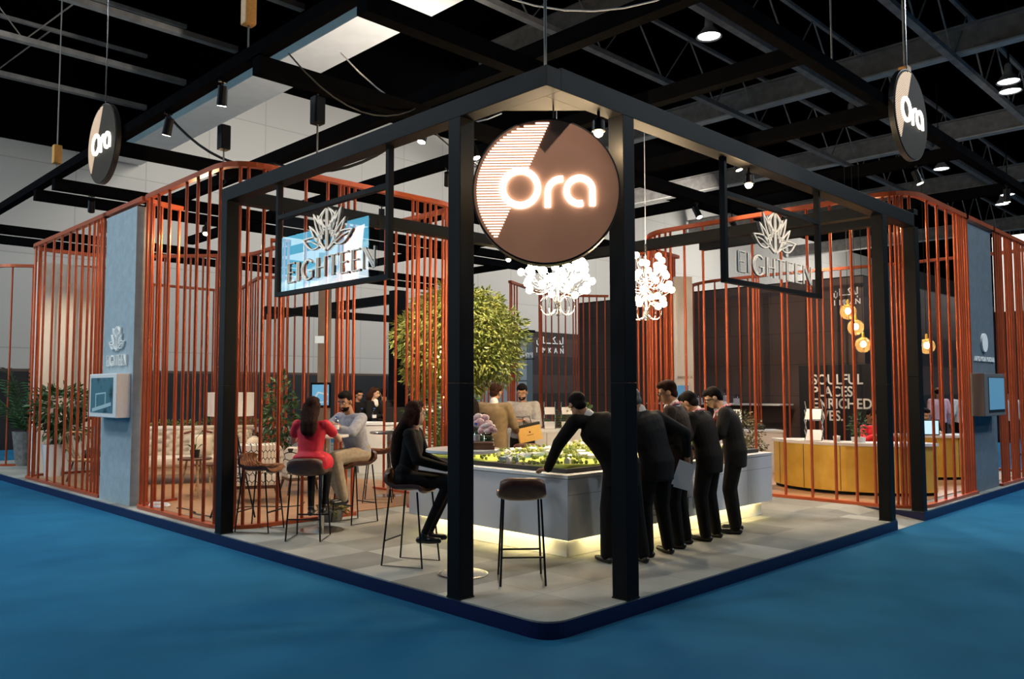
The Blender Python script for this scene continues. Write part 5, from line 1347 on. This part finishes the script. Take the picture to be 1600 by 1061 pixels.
def person(label, x, y, f, pose, top='suit_black', legs='suit_black', hair='hair_black', skin='skin', style='suit', long_hair=None, beard=False, glasses=False, lanyard=None, shirt=None, sleeves=1., s=1., vox=.011, z=HP, bald=False, near=True, female=False):
    t = thing('person', label, 'person', (x, y, z), face(*f)); t.scale = (s, s, s)
    P = {k: (Vector(v) if isinstance(v, tuple) else v) for k, v in pose.items()}
    X = Vector((1, 0, 0)); tw = P.get('tw', 0); Rt = Matrix.Rotation(math.radians(tw), 3, 'Z'); A = Rt @ X
    up = (P['nk']-P['che']).normalized()
    shw = .160 if female else .198
    sl = P['nk']-A*shw-up*.055; sr = P['nk']+A*shw-up*.055
    hl = P['pel']+Vector((-.085, 0, -.02)); hr = P['pel']+Vector((.085, 0, -.02))
    Rh = Matrix.Rotation(math.radians(P['hy']), 3, 'Z') @ Matrix.Rotation(math.radians(-P['hp']), 3, 'X') @ Matrix.Rotation(math.radians(P.get('ht', 0)), 3, 'Y')
    H = lambda a, b, c: P['hd']+Rh @ Vector((a, b, c))
    def hand(w, d, sg):
        d = Vector(d).normalized(); q = w-(P['el'] if sg < 0 else P['er']); n = Vector((-sg*1.0, 0, 0)) if abs(d.z) > .6 else Vector((0, 0, -1))
        n = (n-d*n.dot(d)).normalized(); sd = d.cross(n)*(-sg)   # towards the thumb
        if sd.dot(Vector((0, 1, 0)) if abs(d.z) > .6 else X*(-sg)) < 0: sd = -sd
        it = [('c', w, w+d*.03, .026, .028)]
        for k in range(4):
            it.append(('c', w+d*.02+sd*(.016*(1.5-k))*.6, w+d*.085+sd*(.021*(1.5-k)), .017, .0135))
            L = (.036, .042, .039, .030)[k]; b0 = w+d*.088+sd*(.022*(1.5-k)); b1 = b0+(d*.93+n*.35).normalized()*L; b2 = b1+(d*.6+n*.8).normalized()*L*.75
            it += [('c', b0, b1, .0105, .0095), ('c', b1, b2, .0095, .0085)]
        t0 = w+d*.03+sd*.026; t1 = t0+(d*.6+sd*.7+n*.2).normalized()*.042; it += [('c', t0, t1, .015, .012), ('c', t1, t1+(d*.9+n*.4).normalized()*.030, .0115, .0095)]
        return it
    body = [('e', H(0, -.012, .028), (.074, .093, .092), Rh), ('e', H(0, .022, -.045), (.056, .066, .066), Rh), ('e', H(0, .050, -.082), (.032, .034, .026), Rh),
            ('c', H(0, .086, .004), H(0, .103, -.028), .011, .016), ('c', H(-.045, .068, .030), H(.045, .068, .030), .016, .016),
            ('e', H(-.076, -.006, -.012), (.012, .021, .032), Rh), ('e', H(.076, -.006, -.012), (.012, .021, .032), Rh), ('c', H(0, .078, -.058), H(0, .080, -.050), .022, .020),
            ('c', P['nk']-up*.06, H(0, -.02, -.05), .058, .054)]
    body += [('c', P['nk']-up*.06, sl, .055, .045), ('c', P['nk']-up*.06, sr, .055, .045), ('c', P['nk']-up*.06, P['che'], .065, .075), ('c', P['che'], P['pel'], .075, .075)]
    for a, b_, c in ((hl, P['kl'], P['al']), (hr, P['kr'], P['ar'])): body += [('c', a, b_, .070, .048), ('c', b_, c, .046, .034)]
    for sh, e, w, d, sg in ((sl, P['el'], P['wl'], P['dl'], -1), (sr, P['er'], P['wr'], P['dr'], 1)):
        body += [('c', sh, e, .043, .036), ('c', e, w, .036, .024)]+hand(w, d, sg)
    blob('body', body, skin, t, min(vox, .0085) if near else vox, 1)
    # trousers
    pr_ = .105 if style != 'dress' else .07
    it = [('c', hl, hr, pr_, pr_), ('c', hl+Vector((0, 0, .07)), hr+Vector((0, 0, .07)), pr_-.01, pr_-.01)]
    for a, k_, c in ((hl, P['kl'], P['al']), (hr, P['kr'], P['ar'])): it += [('c', a, k_, .092 if style != 'dress' else .072, .058), ('c', k_, c, .055, .036)] if (legs == 'slim' or female) else [('c', a, k_, .106, .082), ('c', k_, c, .080, .064)]
    blob('trousers', it, legs if legs != 'slim' else 'suit_black', t, vox, 2)
    # upper garment
    k = .92 if female else 1.12; seated = P['kl'].y > .3; dn = Vector((0, 0, -.19)) if style in ('suit', 'dress') and not seated else Vector((0, 0, -.02))
    wr_ = .105 if female else (.134 if style == 'suit' else .125)
    g_ = .80 if female else (1.06 if style == 'suit' else .98)
    pv, cv, nv = P['pel'], P['che'], P['nk']; lo = (cv-pv)
    rings = [(pv+dn, .178, .118), (pv, .188, .128), (pv+lo*.4, .172, .118), (cv, .190, .126), (cv.lerp(nv, .42), .205, .118), (cv.lerp(nv, .68), .190, .098), (nv-up*.035, .120, .075), (nv-up*.0, .068, .064)]
    if style == 'dress': rings = [((P['kl']+P['kr'])*.30+pv*.40+Vector((0, 0, .0)), .26, .17), (pv+Vector((0, .02, 0)), .26, .18), (pv+lo*.25, .235, .155)]+rings[2:]
    vs = []; n_ = 20
    for i, (c, rx, ry) in enumerate(rings):
        q0 = rings[max(0, i-1)][0]; q1 = rings[min(len(rings)-1, i+1)][0]; ax = (q1-q0).normalized(); Y_ = ax.cross(A).normalized(); X_ = Y_.cross(ax)
        for m_ in range(n_):
            th = 2*PI*m_/n_; cc, ss = math.cos(th), math.sin(th)
            vs.append(c+X_*rx*g_*math.copysign(abs(cc)**.85, cc)+Y_*ry*g_*math.copysign(abs(ss)**.85, ss))
    L_f = [tuple(reversed(range(n_))), tuple((len(rings)-1)*n_+k2 for k2 in range(n_))]+[(i*n_+k2, i*n_+(k2+1) % n_, (i+1)*n_+(k2+1) % n_, (i+1)*n_+k2) for i in range(len(rings)-1) for k2 in range(n_)]
    it = [('m', vs, L_f)]
    for sg in (-1, 1):
        shp = sl if sg < 0 else sr
        it += [('c', nv-up*.055+A*sg*.05, shp, .062 if not female else .05, .070 if not female else .056)]
    for sh, e, w in ((sl, P['el'], P['wl']), (sr, P['er'], P['wr'])):
        if sleeves >= 1: it += [('c', sh, e, .064 if female else .074, .054 if female else .064), ('c', e, w-(w-e).normalized()*.015, .052 if female else .061, .040 if female else .046)]
        elif sleeves > .5: it += [('c', sh, e, .062, .053), ('c', e, e.lerp(w, .35), .052, .050)]
        else: it += [('c', sh, sh.lerp(e, .5), .064, .060)]
    nm = {'suit': 'jacket', 'shirt': 'shirt', 'dress': 'dress'}[style]
    g = blob(nm, it, top, t, vox, 5)
    # shoes
    for nm2, a, d in (('shoe', P['al'], P['fl']), ('shoe', P['ar'], P['fr'])):
        d = Vector(d).normalized(); c = a+Vector((0, 0, -.052))
        blob('shoe', [('c', c-d*.05, c+d*.06, .034, .036), ('c', c+d*.06, c+d*.15, .036, .028), ('c', a, c, .040, .034)], 'shoe', t, .010, 2)
    # hair
    if bald: it = [('e', H(0, -.034, .018), (.080, .082, .070), Rh)]
    else: it = [('e', H(0, -.026, .036), (.083, .094, .094), Rh), ('e', H(0, .02, .088), (.062, .066, .042), Rh), ('e', H(0, -.052, -.035), (.064, .052, .060), Rh)]
    if long_hair:
        pts = [H(*p) for p in long_hair[:2]]+[Vector(p) for p in long_hair[2:]]
        R_ = [.080, .078, .078, .072, .06, .04]
        for i in range(len(pts)-1):
            off = A*.035; it += [('c', pts[i]+off, pts[i+1]+off*.8, R_[i]*.85, R_[i+1]*.85), ('c', pts[i]-off, pts[i+1]-off*.8, R_[i]*.85, R_[i+1]*.85)]
        it += [('c', H(-.07, -.02, .03), H(-.068, -.03, -.09), .028, .026), ('c', H(.07, -.02, .03), H(.068, -.03, -.09), .028, .026)]
    blob('hair', it, hair, t, .010, 1)
    if beard: blob('beard', [('e', H(0, .030, -.068), (.057, .064, .047), Rh), ('c', H(-.022, .094, -.042), H(.022, .094, -.042), .009, .009)], 'hair_black', t, .008, 1)
    if near:
        for sg in (-1, 1):
            e = MB().sph(H(sg*.030, .080, .006), .011, 10, 8).build('eye', 'eye_white', t, smooth=True)
            MB().sph(H(sg*.030, .0875, .006), .0058, 8, 6).build('pupil', 'pupil', e)
            MB().tube([H(sg*.014, .090, .030), H(sg*.032, .088, .036), H(sg*.048, .076, .030)], .0038, 5).build('eyebrow', hair, t)
        MB().tube([H(-.022, .094, -.056), H(-.008, .101, -.054), H(.008, .101, -.054), H(.022, .094, -.056)], .0048, 6).build('mouth', 'lips', t)
    if glasses:
        b = MB()
        for sg in (-1, 1):
            b.tube([H(sg*.032+.023*math.cos(a*.524), .102, .004+.018*math.sin(a*.524)) for a in range(12)], .0022, 5, True)
            b.tube([H(sg*.055, .100, .008), H(sg*.078, .0, .006)], .0022, 5)
        b.tube([H(-.010, .103, .006), H(.010, .103, .006)], .0022, 5); b.build('glasses', 'black_metal', t)
    if shirt:
        blob('shirt_collar', [('c', P['nk']-up*.02, P['nk']+up*.025, .066, .060), ('c', P['nk']+Vector((0, .075, -.02)), P['che']+Vector((0, .075, .10)), .045, .055)], shirt, t, .010, 1)
    if lanyard:
        MB().tube([P['nk']+Vector((.0, .145, -.22)), P['nk']+Rt @ Vector((-.085, .09, -.05)), P['nk']+Rt @ Vector((-.070, -.03, .035)), P['nk']+Rt @ Vector((0, -.078, .04)), P['nk']+Rt @ Vector((.070, -.03, .035)), P['nk']+Rt @ Vector((.085, .09, -.05)), P['nk']+Vector((0, .145, -.22))], .014, 6).build('lanyard', lanyard, t)
    return t

# --- the group around the model table
person('heavy set man in a dark suit leaning on the near corner of the model table', 2.02, .90, (.30, .95),
       dict(STAND, pel=(-.03, -.04, .92), che=(-.17, .03, 1.20), nk=(-.30, .11, 1.39), hd=(-.37, .21, 1.50), hp=38, hy=-6, el=(-.55, .26, 1.13), wl=(-.56, .46, .872), dl=(-.25, 1, -.10), er=(.0, .12, 1.12), wr=(.14, .30, .93),
            kl=(-.15, .02, .50), kr=(.14, -.02, .50), al=(-.14, .06, .085), ar=(.18, -.08, .085)), 'suit_black', 'suit_black', style='suit', vox=.010, shirt='white_cloth')
person('man in a dark suit half hidden by the front right post, holding white papers', 2.56, .90, (.15, 1),
       dict(STAND, pel=(0, -.03, .93), che=(-.04, .04, 1.22), nk=(-.08, .11, 1.42), hd=(-.12, .20, 1.54), hp=34, er=(.34, -.10, 1.20), wr=(.44, -.04, .97), dr=(.15, .2, -1), el=(-.30, .12, 1.14), wl=(-.28, .32, 1.0)), 'suit_charcoal', 'suit_black', hair=pm('hair_grey', (.12, .11, .10), .6, noise=.3, nscale=60), shirt='white_cloth')
person('tall man with glasses and red lanyard in a brown suit watching the model', 3.10, .98, (-.30, .95),
       dict(STAND, pel=(0, -.01, .95), che=(0, .01, 1.26), nk=(-.02, .03, 1.47), hd=(-.04, .10, 1.62), hp=22, hy=22, el=(-.29, .02, 1.17), wl=(-.16, .25, 1.02), wr=(.25, .16, .96), dl=(1, .3, 0)), 'suit_brown', 'suit_black', hair='hair_brown', glasses=True, lanyard='lanyard_red', shirt='white_cloth')
person('shorter man in a black jacket with a red and white scarf bending over the model', 3.66, .98, (-.15, 1),
       dict(STAND, pel=(0, -.03, .92), che=(-.02, .03, 1.19), nk=(-.04, .09, 1.39), hd=(-.07, .18, 1.50), hp=38, el=(-.28, .10, 1.12), wl=(-.18, .30, .98), er=(.26, .05, 1.12), wr=(.2, .25, .98)), 'suit_black', 'suit_black', lanyard='lanyard_red', shirt='white_cloth')
person('man with glasses and black hair at the right end of the group looking down', 4.26, 1.02, (-.45, .89),
       dict(STAND, pel=(0, -.04, .94), che=(0, .01, 1.22), nk=(0, .08, 1.43), hd=(-.03, .20, 1.55), hp=36, hy=14, el=(-.25, .1, 1.14), wl=(-.16, .3, 1.0), er=(.27, .0, 1.14), wr=(.24, .10, .90)), 'suit_charcoal', 'suit_black', skin='skin_light', glasses=True, lanyard='lanyard_red', shirt='blue_shirt')
t = thing('paper_sheets', 'white sheets of paper held by the man behind the front right post', 'paper', (2.97, .78, 1.04), math.radians(-40)); t.scale = (.78, .78, .78)
MB().box(-.11, -.004, -.36, .11, .0, -.02).xf(Matrix.Rotation(.35, 4, 'Y')).build('front_sheet', 'paper', t); MB().box(-.10, .002, -.38, .12, .006, -.04).xf(Matrix.Rotation(.28, 4, 'Y')).build('rear_sheet', 'paper', t)
# --- visitors beyond the model table
person('man in a beige jacket seen from behind beyond the model table', 3.68, 4.42, (.9, .42),
       dict(STAND, hd=(0, .06, 1.61), hp=20, hy=-12, el=(-.27, .06, 1.14), er=(.26, .10, 1.14), wl=(-.12, .30, 1.05), wr=(.20, .36, 1.05), dl=(.5, 1, 0), dr=(0, 1, 0)), 'beige_cloth', 'suit_black', hair='hair_brown', s=1.0, shirt='white_cloth')
person('bearded man in a grey shirt looking down at a phone', 4.55, 4.72, (-.78, -.62),
       dict(STAND, hd=(0, .05, 1.61), hp=26, el=(-.25, .10, 1.12), er=(.25, .10, 1.12), wl=(-.06, .33, 1.20), wr=(.06, .33, 1.20), dl=(.3, 1, .1), dr=(-.3, 1, .1)), 'grey_shirt', 'suit_black', style='shirt', beard=True)
o = MB().bbox(-.035, -.075, 0, .035, .075, .01, .003).build('mobile_phone', 'booth_black'); o.location = (4.22, 4.46, 1.37); tag(o, 'dark phone in the hands of the bearded man in the grey shirt', 'phone')
t = thing('paper_bag', 'yellow gift bag with dark rim and small crest hanging from an arm', 'bag', (4.30, 4.30, 1.03), math.radians(-35))
Rr = Matrix.Rotation(math.radians(-12), 4, 'Y')
MB().bbox(-.17, -.05, 0, .17, .05, .24, .004).xf(Rr).build('bag_body', pm('yellow_paper', (.66, .42, .12), .6, noise=.05), t)
MB().bbox(-.172, -.052, .215, .172, .052, .255, .002).xf(Rr).build('rim', 'booth_black', t)
MB().tube([(-.06, 0, .24), (-.05, 0, .36), (.05, 0, .36), (.06, 0, .24)], .006, 6).xf(Rr).build('handle', 'booth_black', t)
b = MB().cyl((0, -.051, .135), (0, -.054, .135), .014, n=12).box(-.05, -.053, .09, .05, -.051, .098).xf(Rr); b.build('crest', 'dark_wood', t)
person('dark haired person in black bending down just right of the front left post', 3.18, 4.30, (.5, .85),
       dict(STAND, pel=(0, -.1, .90), che=(0, .05, 1.14), nk=(0, .16, 1.32), hd=(0, .26, 1.43), hp=45, wl=(-.1, .4, 1.0), wr=(.1, .4, 1.0), el=(-.24, .18, 1.05), er=(.24, .18, 1.05)), 'suit_black', 'suit_black', long_hair=[(0, -.05, .0), (0, -.09, -.08), (0, .06, 1.3)], female=True)
# --- bar tables
person('woman in a red dress seated on a bar stool with her back to us', .60, 4.18, (.73, .68),
       dict(SIT, el=(-.27, .20, 1.06), er=(.27, .20, 1.08), wl=(-.12, .40, 1.165), wr=(.14, .42, 1.165), al=(-.05, .22, .30), ar=(.10, .25, .32), hd=(0, .07, 1.45), hp=12, hy=-8), 'red_cloth', 'slim', 'hair_brown', 'skin_light', 'dress',
       long_hair=[(0, -.04, .0), (0, -.075, -.08), (0, -.085, 1.27), (0, -.10, 1.20)], sleeves=.3, female=True, vox=.010, shirt=None)
person('bearded man in a grey blue shirt and khaki trousers seated facing the woman in red', 1.58, 4.74, (-1, -.12),
       dict(SIT, hd=(.02, .16, 1.46), nk=(0, .10, 1.31), che=(0, .05, 1.10), hp=20, hy=18, el=(-.27, .30, 1.10), er=(.27, .28, 1.10), wl=(.04, .42, 1.175), wr=(-.04, .40, 1.20), dl=(1, .2, 0), dr=(-1, .2, 0), al=(-.13, .30, .34), ar=(.10, .12, .32), kr=(.12, .38, .76)), 'blue_shirt', 'khaki', style='shirt', beard=True, sleeves=1, s=1.03, vox=.010, lanyard=None)
person('woman with long wavy dark hair in a black jacket seated at the front bar table', .55, 2.30, (.62, -.78),
       dict(SIT, hd=(0, .05, 1.45), hp=2, hy=48, el=(-.22, .10, 1.02), er=(.22, .12, 1.02), wl=(-.08, .36, .93), wr=(.06, .38, .93), al=(-.07, .18, .30), ar=(.09, .16, .30)), 'suit_black', 'suit_black', 'hair_brown', 'skin_light', 'suit',
       long_hair=[(0, -.045, .0), (0, -.09, -.08), (0, -.11, 1.24), (0, -.13, 1.08), (0, -.13, .96)], female=True, s=.98, vox=.010)
# --- staff behind the white bar
person('dark haired woman in a black blazer standing behind the white bar', 5.72, 10.25, (.3, -.95), dict(STAND, wl=(-.05, .28, 1.12), wr=(.08, .30, 1.12), el=(-.24, .08, 1.08), er=(.24, .08, 1.08), hd=(0, .04, 1.58), nk=(0, 0, 1.43), hy=30, hp=14, dl=(.4, 1, 0), dr=(-.4, 1, 0)),
       'suit_black', 'suit_black', 'hair_brown', 'skin_light', long_hair=[(0, -.04, 0), (0, -.08, -.08), (0, -.07, 1.30)], female=True, shirt='white_cloth', near=False)
person('man in a black suit and tie standing behind the white bar', 6.55, 9.75, (-.8, -.6), dict(STAND, hp=22, wl=(-.1, .25, 1.02), wr=(.1, .25, 1.02)), shirt='white_cloth', s=1.0, near=False)
person('man in a dark jacket behind the woman at the white bar, head turned away', 6.25, 10.6, (.2, 1), dict(STAND, hp=10), 'suit_charcoal', near=False, s=.97)
person('person with a reddish face at the far left end behind the white bar', 5.75, 10.85, (.1, -1), STAND, 'suit_black', near=False, s=.95)
# --- right pod and beyond
person('dark haired man in a dark suit seated with a laptop at the second golden counter', 12.38, 1.62, (-.72, -.69), dict(SIT, pel=(0, 0, .50), che=(0, .03, .78), nk=(0, .05, 1.0), hd=(0, .10, 1.15), el=(-.24, .16, .74), er=(.24, .16, .74), wl=(-.12, .36, .84), wr=(.12, .36, .84), kl=(-.1, .4, .48), kr=(.1, .4, .48), al=(-.1, .4, .09), ar=(.1, .4, .09), hp=18), near=False, shirt='white_cloth')
person('person in a red top sitting behind the golden counter beside the ramp post', 10.55, 1.85, (-.7, -.7), dict(SIT, pel=(0, 0, .50), che=(0, .03, .78), nk=(0, .05, 1.0), hd=(0, .10, 1.15), el=(-.24, .16, .74), er=(.24, .16, .74), wl=(-.12, .36, .84), wr=(.12, .36, .84), kl=(-.1, .4, .48), kr=(.1, .4, .48), al=(-.1, .4, .09), ar=(.1, .4, .09), hp=10), 'red_cloth', near=False, style='shirt', skin='skin_dark')
person('dark skinned person in black seated between the two right posts', 11.2, 2.2, (-.6, -.8), dict(SIT, pel=(0, 0, .50), che=(0, .03, .78), nk=(0, .05, 1.0), hd=(0, .10, 1.15), el=(-.24, .16, .74), er=(.24, .16, .74), wl=(-.12, .36, .84), wr=(.12, .36, .84), kl=(-.1, .4, .48), kr=(.1, .4, .48), al=(-.1, .4, .09), ar=(.1, .4, .09), hp=15), near=False, skin='skin_dark')
person('man in a pale pink shirt standing far behind the right pod, back to us', 17.1, 2.85, (.6, .8), STAND, 'pink_cloth', 'suit_black', near=False, style='shirt', bald=True, skin='skin_dark', z=0, s=1.04)
person('man in a white shirt standing right of the man in pink', 17.55, 2.45, (.7, .7), STAND, 'white_cloth', 'suit_black', near=False, style='shirt', bald=True, skin='skin_dark', z=0, s=1.03)
person('person in dark clothes standing far behind between the two right posts', 17.0, 3.4, (.7, .7), STAND, 'suit_charcoal', 'suit_black', near=False, z=0, s=1.04, bald=True)
person('distant visitor in a pale shirt seen through the rods at the right edge', 20.7, 2.2, (-.7, -.7), STAND, 'white_cloth', 'suit_black', near=False, z=0, style='shirt', s=1.0)
